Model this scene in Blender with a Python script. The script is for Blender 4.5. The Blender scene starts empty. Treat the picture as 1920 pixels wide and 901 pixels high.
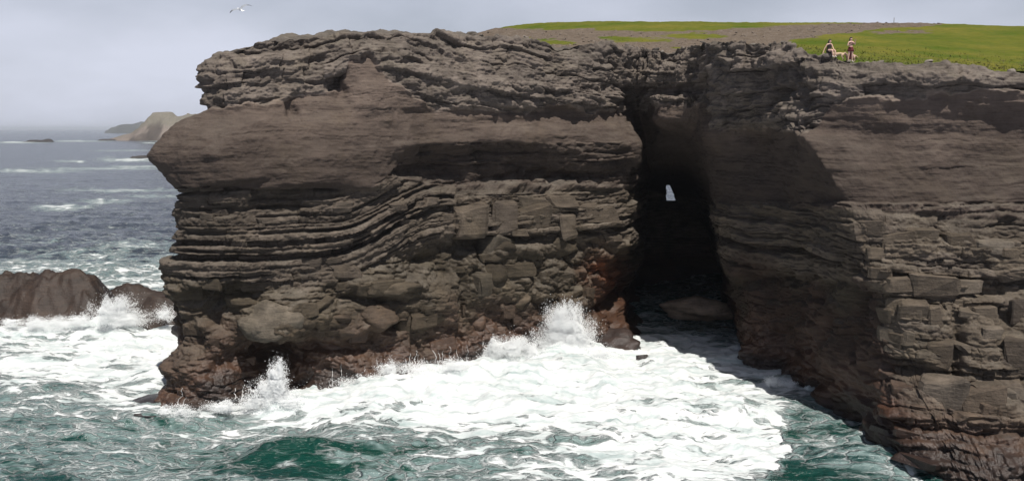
import bpy, bmesh, math, random
import numpy as np
from mathutils import Vector, Matrix

# ------------------------------------------------------------------ camera, sky, sun, exposure
scene = bpy.context.scene
COL = scene.collection
rad = math.radians
FOC, HOR, CAMZ = 1663.0, 242.0, 19.0           # focal length and horizon in photograph pixels, eye height in metres
PITCH = math.atan((450.5 - HOR) / FOC)
cam_d = bpy.data.cameras.new("camera")
cam_d.sensor_width = 36.0
cam_d.lens = 36.0 * FOC / 1920.0
cam_d.clip_start = 0.5
cam_d.clip_end = 80000
cam = bpy.data.objects.new("camera", cam_d)
COL.objects.link(cam)
cam.location = (0, 0, CAMZ)
cam.rotation_euler = (rad(90) - PITCH, 0, 0)
scene.camera = cam

SUN_EL, SUN_AZ = rad(63), rad(24)              # azimuth: to the right of straight behind the camera
SUNDIR = Vector((math.sin(SUN_AZ) * math.cos(SUN_EL), -math.cos(SUN_AZ) * math.cos(SUN_EL), math.sin(SUN_EL)))
sun_d = bpy.data.lights.new("sun", 'SUN')
sun_d.energy = 5.0
sun_d.angle = rad(0.6)
sun_d.color = (1.0, 0.95, 0.88)
sun = bpy.data.objects.new("sun", sun_d)
COL.objects.link(sun)
sun.rotation_euler = (-SUNDIR).to_track_quat('-Z', 'Y').to_euler()
sun.location = (30, -40, 80)

world = bpy.data.worlds.new("World")
scene.world = world
world.use_nodes = True
wn, wl = world.node_tree.nodes, world.node_tree.links
wn.clear()
sky = wn.new("ShaderNodeTexSky")
sky.sky_type = 'NISHITA'
sky.sun_disc = False
sky.sun_elevation = SUN_EL
sky.sun_rotation = math.atan2(SUNDIR.x, SUNDIR.y)
sky.altitude = 20
sky.air_density = 1.0
sky.dust_density = 2.0
sky.ozone_density = 1.0
tcw = wn.new("ShaderNodeTexCoord")
mpw = wn.new("ShaderNodeMapping")
mpw.inputs["Scale"].default_value = (1.0, 1.0, 2.6)
nzw = wn.new("ShaderNodeTexNoise")
nzw.inputs["Scale"].default_value = 3.0
nzw.inputs["Detail"].default_value = 5
rpw = wn.new("ShaderNodeMapRange")
rpw.inputs["From Min"].default_value = 0.35
rpw.inputs["From Max"].default_value = 0.68
rpw.inputs["To Min"].default_value = 0.55
rpw.inputs["To Max"].default_value = 0.95
mxw = wn.new("ShaderNodeMix")
mxw.data_type = 'RGBA'
mxw.inputs["B"].default_value = (14.0, 14.7, 17.2, 1)   # thin veil of high cloud, in the sky texture's own units
bgw = wn.new("ShaderNodeBackground")
bgw.inputs["Strength"].default_value = 0.05
ow = wn.new("ShaderNodeOutputWorld")
wl.new(tcw.outputs["Generated"], mpw.inputs["Vector"])
wl.new(mpw.outputs["Vector"], nzw.inputs["Vector"])
wl.new(nzw.outputs["Fac"], rpw.inputs["Value"])
spw = wn.new("ShaderNodeSeparateXYZ")
elw = wn.new("ShaderNodeMapRange")                 # veil thinned towards the unseen zenith, shaped to cut the ambient fill
elw.inputs["From Min"].default_value = 0.1
elw.inputs["From Max"].default_value = 0.42
elw.inputs["To Min"].default_value = 1.0
elw.inputs["To Max"].default_value = 0.04
mlw = wn.new("ShaderNodeMath")
mlw.operation = 'MULTIPLY'
wl.new(tcw.outputs["Generated"], spw.inputs[0])
wl.new(spw.outputs["Z"], elw.inputs["Value"])
wl.new(rpw.outputs["Result"], mlw.inputs[0])
wl.new(elw.outputs["Result"], mlw.inputs[1])
wl.new(mlw.outputs[0], mxw.inputs["Factor"])
wl.new(sky.outputs["Color"], mxw.inputs["A"])
wl.new(mxw.outputs["Result"], bgw.inputs["Color"])
wl.new(bgw.outputs["Background"], ow.inputs["Surface"])

scene.view_settings.view_transform = 'Standard'
scene.view_settings.look = 'None'
scene.view_settings.exposure = 0.0
scene.view_settings.gamma = 1.0
scene.view_settings.use_curve_mapping = False
scene.render.engine = 'CYCLES'
scene.cycles.use_denoising = True
scene.cycles.max_bounces = 9
scene.cycles.diffuse_bounces = 7
scene.cycles.volume_bounces = 0
scene.cycles.transparent_max_bounces = 8

random.seed(7)
rng = np.random.default_rng(11)

# ------------------------------------------------------------------ survey: photograph pixel + distance -> point, and back
CP, SP = math.cos(PITCH), math.sin(PITCH)
def at(px, py, d):
    a, b = (px - 960.0) / FOC, (450.5 - py) / FOC
    t = d / (CP + b * SP)
    return (a * t, d, CAMZ + t * (-SP + b * CP))
def at_z(px, py, z):
    a, b = (px - 960.0) / FOC, (450.5 - py) / FOC
    t = (z - CAMZ) / (-SP + b * CP)
    return (a * t, t * (CP + b * SP), z)
def survey(X, Y, Z):
    dz = Z - CAMZ
    f = np.maximum(Y * CP - dz * SP, 0.01)
    u = Y * SP + dz * CP
    return 960.0 + FOC * X / f, 450.5 - FOC * u / f

# ------------------------------------------------------------------ numpy noise
def _h(ix, iy, iz, seed):
    h = (ix.astype(np.uint32) * np.uint32(374761393) + iy.astype(np.uint32) * np.uint32(668265263)
         + iz.astype(np.uint32) * np.uint32(2147483647 - 97) + np.uint32((seed * 974634777) & 0xffffffff))
    h = (h ^ (h >> np.uint32(13))) * np.uint32(1274126177)
    h = (h ^ (h >> np.uint32(16))) * np.uint32(2246822519)
    h ^= h >> np.uint32(15)
    return h.astype(np.float32) * np.float32(1.0 / 4294967296.0)
def hash2(i, j, seed):
    i = np.asarray(i).astype(np.int64); j = np.asarray(j).astype(np.int64)
    return _h(i, j, np.zeros_like(i), seed)
def vnoise(x, y, z, seed=0):
    x = np.asarray(x, np.float32); y = np.asarray(y, np.float32); z = np.asarray(z, np.float32)
    x, y, z = np.broadcast_arrays(x, y, z)
    fx, fy, fz = np.floor(x), np.floor(y), np.floor(z)
    ix, iy, iz = fx.astype(np.int64), fy.astype(np.int64), fz.astype(np.int64)
    tx, ty, tz = x - fx, y - fy, z - fz
    tx = tx * tx * (3 - 2 * tx); ty = ty * ty * (3 - 2 * ty); tz = tz * tz * (3 - 2 * tz)
    r = 0
    for dz, wz in ((0, 1 - tz), (1, tz)):
        for dy, wy in ((0, 1 - ty), (1, ty)):
            a = _h(ix, iy + dy, iz + dz, seed); b = _h(ix + 1, iy + dy, iz + dz, seed)
            r = r + (a + (b - a) * tx) * wy * wz
    return r * 2 - 1
def fbm(x, y, z, octv=4, seed=0, gain=0.5, lac=2.03):
    r, a, f = 0, 1.0, 1.0
    for k in range(octv):
        r = r + a * vnoise(x * f + 17.3 * k, y * f - 9.1 * k, z * f + 4.7 * k, seed + k)
        a *= gain; f *= lac
    return r
def sstep(a, b, x):
    t = np.clip((x - a) / (b - a), 0, 1)
    return t * t * (3 - 2 * t)
def voro(s, b, seed):
    """2-D cells: nearest id hash, edge distance, offset to the nearest centre."""
    fs, fb = np.floor(s), np.floor(b)
    d1 = np.full(s.shape, 9.0, np.float32); d2 = d1.copy()
    ids = np.zeros(s.shape, np.float32); ox = ids.copy(); oy = ids.copy()
    for i in (-1, 0, 1):
        for j in (-1, 0, 1):
            ci, cj = fs + i, fb + j
            px = ci + 0.1 + 0.8 * hash2(ci, cj, seed); py = cj + 0.1 + 0.8 * hash2(ci, cj, seed + 1)
            dx, dy = s - px, b - py
            d = dx * dx + dy * dy
            near = d < d1
            d2 = np.where(near, d1, np.minimum(d2, d))
            ids = np.where(near, hash2(ci, cj, seed + 2), ids)
            ox = np.where(near, dx, ox); oy = np.where(near, dy, oy)
            d1 = np.where(near, d, d1)
    return ids, np.sqrt(d2) - np.sqrt(d1), ox, oy
def rocks(s, b, seed, slope=1.3, core=0.28, tilt=0.7):
    """Overlapping angular blocks: the highest of the tilted, bevelled plateaus around each point."""
    fs, fb = np.floor(s), np.floor(b)
    best = np.full(s.shape, -9.0, np.float32); ids = np.zeros(s.shape, np.float32)
    for i in (-1, 0, 1):
        for j in (-1, 0, 1):
            ci, cj = fs + i, fb + j
            r = [hash2(ci, cj, seed + q) for q in range(7)]
            dx, dy = s - (ci + 0.1 + 0.8 * r[0]), b - (cj + 0.1 + 0.8 * r[1])
            a = (r[2] - 0.5) * 0.9
            ex, ey = dx + a * dy, dy - 0.6 * a * dx
            nrm = np.maximum(np.maximum(np.abs(ex) * (0.7 + 0.5 * r[3]), np.abs(ey) * (0.8 + 0.6 * r[4])), (np.abs(ex) + np.abs(ey)) * 0.62)
            v = 0.7 * r[5] + tilt * ((r[6] - 0.5) * dx + (r[4] - 0.62) * dy) - slope * np.maximum(0, nrm - core)
            hit = v > best
            best = np.where(hit, v, best); ids = np.where(hit, r[5], ids)
    return best, ids
def frac_hash(v, seed):
    return hash2(np.floor(v * 65536), np.floor(v * 977), seed)
def beds(b, s, thick, var, seed, joint=2.0):
    """Layered rock: per-bed and per-block offsets, distance to bedding plane and to joint."""
    r = np.random.default_rng(seed)
    th = thick * np.exp(r.normal(0, var, 400))
    ed = -12 + np.concatenate([[0], np.cumsum(th)])
    k = np.clip(np.searchsorted(ed, b) - 1, 0, len(th) - 1)
    lo, t = ed[k], th[k]
    f = (b - lo) / t
    dist = np.minimum(b - lo, lo + t - b)
    rb = r.random(400)[k]
    w = (th * r.uniform(joint * 0.6, joint * 1.6, 400))[k]
    u = s / w + r.random(400)[k] * 50
    uu = u + 0.3 * np.sin(u * 2.1 + k)
    j = np.floor(uu)
    fj = uu - j
    dj = np.minimum(fj, 1 - fj) * w
    h1, h2 = hash2(j, k, seed), hash2(j, k, seed + 5)
    return dict(k=k, f=f, dist=dist, rb=rb, dj=dj, h1=h1, h2=h2, fj=fj, t=t)

# ------------------------------------------------------------------ mesh helpers
def mesh_np(name, V, F, mats, parent=None, attrs=None, smooth=True):
    me = bpy.data.meshes.new(name)
    V = np.asarray(V, np.float32); F = np.asarray(F, np.int32)
    n = F.shape[1]
    me.vertices.add(len(V)); me.vertices.foreach_set("co", V.ravel())
    me.loops.add(F.size); me.loops.foreach_set("vertex_index", F.ravel())
    me.polygons.add(len(F))
    me.polygons.foreach_set("loop_start", np.arange(0, F.size, n, dtype=np.int32))
    me.polygons.foreach_set("loop_total", np.full(len(F), n, np.int32))
    me.polygons.foreach_set("use_smooth", np.full(len(F), bool(smooth)))
    for m in (mats if isinstance(mats, (list, tuple)) else [mats]):
        me.materials.append(m)
    for an, av in (attrs or {}).items():
        if av.ndim == 2:
            a = me.attributes.new(an, 'FLOAT_COLOR', 'POINT')
            a.data.foreach_set("color", np.concatenate([av, np.ones((len(av), 1))], 1).astype(np.float32).ravel())
        else:
            a = me.attributes.new(an, 'FLOAT', 'POINT')
            a.data.foreach_set("value", av.astype(np.float32))
    me.update(calc_edges=True)
    o = bpy.data.objects.new(name, me)
    COL.objects.link(o)
    if parent is not None:
        o.parent = parent
    return o
def grid_faces(ny, nx, keep=None):
    i = np.arange(ny * nx).reshape(ny, nx)
    q = np.stack([i[:-1, :-1], i[:-1, 1:], i[1:, 1:], i[1:, :-1]], -1)
    return q[keep] if keep is not None else q.reshape(-1, 4)
def tag(o, label, cat, group=None, kind=None):
    o["label"] = label; o["category"] = cat
    if group: o["group"] = group
    if kind: o["kind"] = kind
    return o
def empty(name, loc=(0, 0, 0), rz=0.0):
    o = bpy.data.objects.new(name, None)
    COL.objects.link(o)
    o.location = loc; o.rotation_euler = (0, 0, rz)
    return o
def pchip(uk, Yk, u):
    """Monotone cubic along axis 0; Yk is (n, m)."""
    h = np.diff(uk)[:, None]; dl = np.diff(Yk, axis=0) / h
    n = len(uk); m = np.zeros_like(Yk)
    w1, w2 = 2 * h[1:] + h[:-1], h[1:] + 2 * h[:-1]
    same = dl[:-1] * dl[1:] > 0
    with np.errstate(divide='ignore', invalid='ignore'):
        hm = (w1 + w2) / (w1 / dl[:-1] + w2 / dl[1:])
    m[1:-1] = np.where(same, hm, 0)
    m[0], m[-1] = dl[0], dl[-1]
    k = np.clip(np.searchsorted(uk, u, side='right') - 1, 0, n - 2)
    t = ((u - uk[k]) / (uk[k + 1] - uk[k]))[:, None]; H = (uk[k + 1] - uk[k])[:, None]
    return ((2 * t**3 - 3 * t**2 + 1) * Yk[k] + (t**3 - 2 * t**2 + t) * H * m[k]
            + (-2 * t**3 + 3 * t**2) * Yk[k + 1] + (t**3 - t**2) * H * m[k + 1])
def smooth1(A, sig, axis):
    if sig <= 0: return A
    r = int(3 * sig) + 1
    kx = np.exp(-0.5 * (np.arange(-r, r + 1) / sig) ** 2); kx /= kx.sum()
    P = np.concatenate([np.repeat(np.take(A, [0], axis), r, axis), A, np.repeat(np.take(A, [-1], axis), r, axis)], axis)
    out = 0
    L = A.shape[axis]
    for i, w in enumerate(kx):
        out = out + w * np.take(P, np.arange(i, i + L), axis)
    return out

# ------------------------------------------------------------------ materials
class NT:
    def __init__(self, name):
        self.m = bpy.data.materials.new(name); self.m.use_nodes = True
        self.n, self.l = self.m.node_tree.nodes, self.m.node_tree.links
        self.n.clear()
        self.out = self.n.new("ShaderNodeOutputMaterial")
        self.b = self.n.new("ShaderNodeBsdfPrincipled")
        self.l.new(self.b.outputs[0], self.out.inputs["Surface"])
    def node(self, t, **kw):
        o = self.n.new(t)
        for k, v in kw.items(): setattr(o, k, v)
        return o
    def put(self, s, v):
        if isinstance(v, bpy.types.NodeSocket): self.l.new(v, s)
        else:
            s.default_value = (tuple(v) + (1,)) if isinstance(v, (tuple, list)) and len(v) == 3 and s.type == 'RGBA' else v
    def math(self, op, a, b=0.0, c=None, clamp=False):
        o = self.node("ShaderNodeMath", operation=op, use_clamp=clamp)
        self.put(o.inputs[0], a); self.put(o.inputs[1], b)
        if c is not None: self.put(o.inputs[2], c)
        return o.outputs[0]
    def noise(self, vec, scale, detail=4, rough=0.55, dist=0.0):
        o = self.node("ShaderNodeTexNoise")
        self.put(o.inputs["Vector"], vec)
        o.inputs["Scale"].default_value = scale; o.inputs["Detail"].default_value = detail
        o.inputs["Roughness"].default_value = rough; o.inputs["Distortion"].default_value = dist
        return o.outputs["Fac"]
    def mapv(self, vec, scale=(1, 1, 1), rot=(0, 0, 0)):
        o = self.node("ShaderNodeMapping")
        self.put(o.inputs["Vector"], vec)
        o.inputs["Scale"].default_value = scale; o.inputs["Rotation"].default_value = rot
        return o.outputs[0]
    def mix(self, f, a, b, blend='MIX'):
        o = self.node("ShaderNodeMix", data_type='RGBA', blend_type=blend)
        self.put(o.inputs["Factor"], f); self.put(o.inputs["A"], a); self.put(o.inputs["B"], b)
        return o.outputs["Result"]
    def rng(self, v, a, b, c=0.0, d=1.0, smooth=False):
        o = self.node("ShaderNodeMapRange", interpolation_type='SMOOTHSTEP' if smooth else 'LINEAR')
        for i, x in zip(("Value", "From Min", "From Max", "To Min", "To Max"), (v, a, b, c, d)):
            self.put(o.inputs[i], x)
        return o.outputs["Result"]
    def attr(self, name):
        o = self.node("ShaderNodeAttribute", attribute_name=name)
        return o
    def pos(self):
        return self.node("ShaderNodeNewGeometry").outputs["Position"]
    def bump(self, h, strength, dist):
        o = self.node("ShaderNodeBump")
        o.inputs["Strength"].default_value = strength; o.inputs["Distance"].default_value = dist
        self.put(o.inputs["Height"], h)
        self.l.new(o.outputs[0], self.b.inputs["Normal"])
    def set(self, **kw):
        for k, v in kw.items(): self.put(self.b.inputs[k.replace("_", " ")], v)
        return self.m

def rock_material():
    t = NT("rock")
    p = t.pos()
    lam = t.mapv(p, (0.5, 0.5, 5.0))
    n1 = t.noise(p, 0.9, 6, 0.62)
    n2 = t.noise(lam, 1.3, 6, 0.65, 0.3)
    n3 = t.noise(p, 7.0, 4, 0.6)
    c = t.attr("rock_col").outputs["Color"]
    wet = t.attr("wet").outputs["Fac"]
    g = t.math('ADD', t.math('MULTIPLY', n1, 0.9), t.math('MULTIPLY', n2, 1.1))
    g = t.math('ADD', g, t.math('MULTIPLY', n3, 0.5))
    calm = t.math('MULTIPLY_ADD', t.attr('calm').outputs['Fac'], -0.5, 1.0)          # the massive mudstone is more even than the beds
    g = t.math('MULTIPLY_ADD', t.math('SUBTRACT', g, 1.25), calm, 1.25)
    v = t.rng(g, 0.85, 1.7, 0.35, 1.7)
    vv = t.node("ShaderNodeCombineXYZ")
    for i in range(3): t.l.new(v, vv.inputs[i])
    col = t.mix(1.0, c, vv.outputs[0], 'MULTIPLY')
    # pale lichen and guano flecks, olive algae
    sp = t.math('MULTIPLY', t.rng(t.noise(p, 3.4, 5, 0.7), 0.66, 0.74, 0, 1), t.attr("fleck").outputs["Fac"])
    col = t.mix(sp, col, (0.22, 0.20, 0.165))
    ol = t.rng(t.noise(p, 0.35, 4, 0.6), 0.5, 0.7, 0.0, 0.25)
    col = t.mix(ol, col, t.mix(1.0, col, (1.02, 1.0, 0.78), 'MULTIPLY'))
    t.bump(t.math('ADD', t.math('ADD', n3, t.math('MULTIPLY', n2, 1.2)), t.math('MULTIPLY', t.noise(p, 2.5, 6, 0.7), 1.5)), 0.55, 0.09)
    return t.set(Base_Color=col, Roughness=t.rng(wet, 0, 1, 0.92, 0.42), Specular_IOR_Level=t.rng(wet, 0, 1, 0.2, 0.5))
ROCK = rock_material()

# ------------------------------------------------------------------ hill surface (needed by the cliff's rim)
rim_src = [(880, 70, 74), (960, 74, 75.5), (1040, 82, 77.5), (1100, 86, 78.5), (1160, 88, 80), (1230, 95, 81), (1290, 88, 79.5), (1330, 82, 74),
           (1355, 79, 70), (1430, 82, 67.8), (1490, 92, 65.4), (1545, 108, 62.9), (1600, 119, 61), (1680, 120, 60), (1765, 124, 59), (1850, 128, 59.5),
           (1930, 136, 60), (2200, 140, 60), (2700, 145, 60)]
crest_src = [(860, 73, 138), (880, 70, 138), (905, 60, 138), (960, 50, 138), (1000, 47.5, 138), (1200, 47, 138), (1320, 49, 138), (1400, 51.5, 138), (1500, 51, 138), (1600, 51.5, 138),
             (1680, 53, 138), (1800, 57, 138), (1920, 65, 138), (2300, 85, 138), (2900, 110, 138)]
rim_w = [at(*q) for q in rim_src]
hp = [(x, y, z - 0.12) for x, y, z in rim_w]
hp += [at(*q) for q in crest_src]
hp += [(x, 175, z - 3.5) for x, y, z in (at(*q) for q in crest_src)]
hp += [(-30, 100, 20), (-14, 88, 24.8), (-30, 140, 16), (-22, 120, 22), at(1130, 72, 100), at(1000, 76, 92), at(1500, 80, 88), at(1700, 88, 85), at(1880, 100, 85)]
hp = np.array(hp)
def _tps(r2):
    return np.where(r2 > 1e-9, r2 * np.log(np.maximum(r2, 1e-9)) * 0.5, 0)
_A = _tps(((hp[:, None, :2] - hp[None, :, :2]) ** 2).sum(-1)) + np.eye(len(hp)) * 1.5
_P = np.concatenate([np.ones((len(hp), 1)), hp[:, :2]], 1)
_M = np.block([[_A, _P], [_P.T, np.zeros((3, 3))]])
_W = np.linalg.solve(_M, np.concatenate([hp[:, 2], np.zeros(3)]))
def hill_z(x, y):
    x = np.asarray(x, float); y = np.asarray(y, float)
    sh = x.shape; q = np.stack([x.ravel(), y.ravel()], -1)
    out = np.empty(len(q))
    for i in range(0, len(q), 20000):
        r2 = ((q[i:i + 20000, None, :] - hp[None, :, :2]) ** 2).sum(-1)
        out[i:i + 20000] = _tps(r2) @ _W[:len(hp)] + _W[-3] + q[i:i + 20000] @ _W[-2:]
    return out.reshape(sh)

# ------------------------------------------------------------------ the sea cliff
# columns from the far side of the tip, round the tip, along the face, through the cave and out along the right-hand wall;
# each is a profile of (py, px, distance), then how far its top runs back (dx, dy, z or None = under the hill)
H = HOR
columns = [
    (40, [(60, 900, 100), (300, 900, 100), (560, 900, 100)], (1, -2, 26.5)),
    (30, [(70, 540, 78), (300, 530, 77), (640, 540, 76)], (3, -1, 26.3)),
    (70, [(122, 377, 64.5), (150, 384, 64.5), (190, 383, 64.3), (213, 391, 64), (221, 345, 63.3), (255, 308, 63), (290, 283, 62.6), (306, 294, 62.6), (330, 314, 62.8),
          (350, 332, 63), (372, 328, 62.8), (400, 324, 62.8), (412, 340, 62.8), (436, 341, 62.8), (440, 331, 62.8), (470, 331, 62.8), (482, 320, 62.5), (500, 312, 62.3), (515, 318, 62.3), (530, 325, 62.3), (580, 328, 62.3),
          (620, 327, 62.2), (660, 331, 62), (690, 327, 61.6), (720, 314, 61), (745, 305, 60.6), (775, 298, 60), (800, 290, 59.6)], (5, 3, 25.2)),
    (110, [(92, 440, 64), (150, 434, 62.9), (190, 430, 62.6), (213, 425, 62.2), (250, 415, 60.9), (290, 405, 60.1), (345, 415, 60.0), (353, 412, 60.9), (440, 410, 60.6), (540, 402, 60.4),
           (556, 402, 61.6), (580, 402, 61.6), (620, 400, 60.7), (700, 390, 60.0), (770, 372, 58.9), (800, 360, 58.3)], (4, 6, 25.9)),
    (130, [(68, 550, 66.5), (120, 550, 65.5), (180, 552, 65.0), (200, 552, 64.6), (300, 550, 62.3), (348, 550, 61.9), (358, 550, 62.9), (460, 550, 62.7), (545, 545, 62.3),
           (600, 535, 61.3), (628, 535, 61.6), (645, 540, 63.6), (690, 545, 63.8), (730, 545, 62.6), (780, 545, 61.6)], (2, 8, 26.9)),
    (130, [(63, 668, 69), (100, 680, 68), (200, 690, 66.6), (300, 690, 65.0), (350, 690, 64.6), (362, 690, 65.4), (460, 690, 65.2), (560, 690, 65.0), (650, 690, 64.6), (740, 690, 63.6)], (0, 9, 27.2)),
    (140, [(66, 815, 73), (110, 825, 72), (150, 830, 70.8), (196, 830, 70.4), (208, 830, 71.0), (240, 830, 70.4), (270, 830, 69.6), (284, 830, 70.6), (345, 830, 71.2), (358, 830, 70.2),
           (440, 830, 69.8), (462, 830, 70.6), (490, 830, 70.0), (560, 830, 69.2), (640, 830, 69.0), (720, 830, 67.9)], (0, 9, 27.4)),
    (130, [(72, 945, 75.5), (110, 950, 74.6), (160, 955, 73.7), (198, 960, 73.5), (208, 960, 74.3), (228, 960, 74.2), (250, 960, 73.2), (272, 960, 73.3), (290, 960, 74.4), (345, 960, 75.0), (356, 960, 72.9),
           (442, 960, 72.7), (450, 960, 74.0), (470, 960, 73.2), (500, 960, 73.2), (600, 960, 72.8), (700, 960, 71.8)], (0, 9, None)),
    (110, [(84, 1078, 78.3), (130, 1085, 77.4), (195, 1085, 76.8), (208, 1085, 78), (226, 1088, 77.6), (250, 1090, 76.4), (290, 1090, 76.4), (345, 1090, 77.5), (358, 1090, 76.3), (440, 1090, 76.1), (455, 1090, 77),
           (480, 1090, 76.7), (560, 1085, 76.2), (680, 1080, 75)], (0, 9, None)),
    (70, [(87, 1160, 80), (140, 1150, 79.4), (180, 1146, 79.2), (196, 1146, 80), (225, 1165, 79.6), (240, 1178, 79.3), (268, 1197, 79), (300, 1193, 79.2), (330, 1180, 79.8), (360, 1174, 79.4), (430, 1172, 79.3), (450, 1185, 79.7),
          (490, 1160, 79.8), (540, 1120, 79.6), (575, 1112, 79.2), (600, 1130, 78.6), (640, 1165, 77.6), (670, 1180, 77.2)], (0, 9, None)),
    (30, [(93, 1195, 80.6), (140, 1190, 80.6), (165, 1190, 81.0), (178, 1192, 84), (230, 1202, 86), (275, 1212, 87.5), (310, 1210, 91), (360, 1204, 94), (440, 1205, 96), (500, 1192, 92), (550, 1160, 88), (590, 1170, 86), (620, 1196, 85)], (0, 8, None)),
    (60, [(95, 1235, 80.0), (130, 1232, 79.8), (166, 1230, 79.8), (172, 1230, 80.4), (182, 1230, 79.0), (222, 1232, 79.2), (240, 1232, 82), (280, 1232, 86), (305, 1234, 88), (318, 1232, 94), (335, 1228, 106), (360, 1222, 114), (440, 1215, 117), (500, 1207, 114), (560, 1200, 105), (620, 1199, 96)], (0, 8, None)),
    (60, [(88, 1288, 79.0), (130, 1284, 78.8), (160, 1282, 78.8), (167, 1282, 79.3), (178, 1282, 77.9), (226, 1280, 78.3), (244, 1278, 80.8), (285, 1278, 84.5), (308, 1284, 87), (324, 1288, 94), (342, 1294, 106), (400, 1315, 116), (480, 1340, 118), (540, 1362, 112), (600, 1380, 104), (640, 1386, 98)], (0, 8, None)),
    (40, [(80, 1325, 75.0), (120, 1316, 76.4), (185, 1310, 77.4), (250, 1306, 78.4), (290, 1312, 80), (330, 1326, 82.5), (400, 1342, 84.5), (500, 1362, 84.5), (560, 1390, 83), (640, 1402, 80)], (0.5, 8, None)),
    (70, [(76.5, 1352, 69.8), (110, 1345, 70.2), (170, 1334, 71.0), (250, 1324, 73.5), (290, 1328, 75.0), (376, 1345, 74.6), (382, 1348, 73.9), (440, 1356, 73.6), (506, 1368, 73.2), (514, 1378, 74.0), (560, 1396, 73.0), (620, 1400, 71.4), (660, 1393, 70.4), (690, 1398, 69.8)], (1, 7, None)),
    (110, [(80, 1440, 67.4), (110, 1436, 67.0), (170, 1432, 66.8), (228, 1430, 67.0), (250, 1436, 69.2), (382, 1470, 66.2), (390, 1472, 65.4), (505, 1486, 64.8), (522, 1494, 66.4), (600, 1500, 66.0), (660, 1494, 66.4), (715, 1488, 66.2)], (1, 6, None)),
    (110, [(106, 1540, 62.6), (135, 1535, 61.4), (180, 1534, 61.2), (240, 1522, 60.8), (262, 1514, 59.4), (300, 1536, 58.6), (345, 1568, 57.6), (386, 1596, 57.0), (394, 1602, 56.2), (450, 1608, 55.6), (518, 1622, 55.2), (530, 1634, 56.0), (600, 1648, 55.4),
           (700, 1668, 53.0), (790, 1690, 50.6), (860, 1718, 48.8), (900, 1745, 48.0)], (1, 5, None)),
    (110, [(119, 1640, 60.2), (135, 1640, 58.9), (180, 1640, 58.5), (190, 1640, 58.75), (250, 1640, 58.7), (330, 1652, 57.4), (396, 1662, 56.2), (402, 1664, 55.5), (450, 1668, 55.2), (524, 1674, 54.6), (600, 1690, 54.0), (700, 1720, 52.2), (800, 1760, 50.0), (900, 1810, 47.0)], (0.5, 5, None)),
    (120, [(121, 1770, 58.6), (140, 1772, 57.6), (172, 1772, 57.5), (182, 1772, 57.75), (250, 1775, 58.3), (330, 1778, 57.0), (402, 1778, 55.8), (410, 1780, 55.0), (520, 1785, 54.2), (600, 1790, 53.2), (700, 1800, 51.6), (800, 1825, 49.2), (930, 1870, 45.6)], (0, 5, None)),
    (110, [(134, 1925, 58.8), (150, 1925, 57.9), (168, 1925, 57.8), (178, 1925, 58.0), (250, 1925, 58.4), (330, 1925, 57.0), (408, 1925, 55.6), (416, 1925, 54.8), (520, 1925, 54.0), (600, 1928, 52.8), (700, 1935, 51.2), (800, 1950, 48.8), (960, 1985, 44.8)], (0, 5, None)),
    (24, [(138, 2200, 59), (160, 2200, 58), (330, 2200, 57), (520, 2200, 54), (960, 2220, 45)], (0, 5, None)),
    (12, [(142, 2750, 59), (160, 2750, 58), (330, 2750, 57), (520, 2750, 54), (960, 2770, 45)], (0, 5, None)),
]
NV, NE, ZB = 490, 36, -2.5
ncol = len(columns)
vs = np.linspace(0, 1, NV)
XK, YK, ZK = (np.zeros((ncol, NV + NE)) for _ in range(3))
for i, (cnt, prof, ext) in enumerate(columns):
    W = np.array([at(px, py, d) for py, px, d in prof])[::-1]
    W[:, 2] = np.maximum.accumulate(W[:, 2] + np.arange(len(W)) * 1e-5)
    z = ZB + (W[-1, 2] - ZB) * vs
    x = np.interp(z, W[:, 2], W[:, 0]); y = np.interp(z, W[:, 2], W[:, 1])
    x = smooth1(x, 2.2, 0); y = smooth1(y, 2.2, 0)
    e = (np.arange(1, NE + 1) / NE) ** 1.25
    ex, ey, ez = ext
    tx, ty = x[-1] + ex, y[-1] + ey
    if ez is None:
        xe, ye = x[-1] + ex * e, y[-1] + ey * e
        ze = hill_z(xe, ye) + 0.12 - 0.75 * e
        ze = z[-1] + (ze - z[-1]) * np.clip(e * 6, 0, 1)
    else:
        xe, ye, ze = x[-1] + ex * e, y[-1] + ey * e, z[-1] + (ez - z[-1]) * e
    XK[i] = np.concatenate([x, xe]); YK[i] = np.concatenate([y, ye]); ZK[i] = np.concatenate([z, ze])
uk = np.concatenate([[0], np.cumsum([c[0] for c in columns[1:]])]).astype(float)
NU = int(uk[-1]) + 1
u = np.arange(NU, dtype=float)
X, Y, Z = (pchip(uk, A, u).T.copy() for A in (XK, YK, ZK))      # (NV+NE, NU)
RNUM = NV + NE
X, Y, Z = (smooth1(A, 2.0, 1) for A in (X, Y, Z))

def normals(X, Y, Z, sig):
    P = np.stack([X, Y, Z], -1)
    if sig: P = smooth1(smooth1(P, sig, 0), sig, 1)
    du = np.gradient(P, axis=1); dv = np.gradient(P, axis=0)
    n = np.cross(du, dv)
    return n / np.maximum(np.linalg.norm(n, axis=-1, keepdims=True), 1e-9)
N = normals(X, Y, Z, 5)
PX, PY = survey(X, Y, Z)
seg = np.sqrt(np.diff(X, axis=1) ** 2 + np.diff(Y, axis=1) ** 2)
seg = smooth1(np.minimum(np.median(seg[40:NV:20], axis=0), 0.25), 3, 0)
S = np.broadcast_to(np.concatenate([[0], np.cumsum(seg)])[None, :], X.shape)
UU = np.broadcast_to(u[None, :], X.shape)
iv = np.arange(RNUM)[:, None] * np.ones((1, NU))
ontop = sstep(NV - 6, NV + 6, iv)

u_tip, u_cave0, u_cave1, u_corner = uk[2], uk[9] + 10, uk[14] - 10, uk[16]
left = UU < u_cave0
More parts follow.
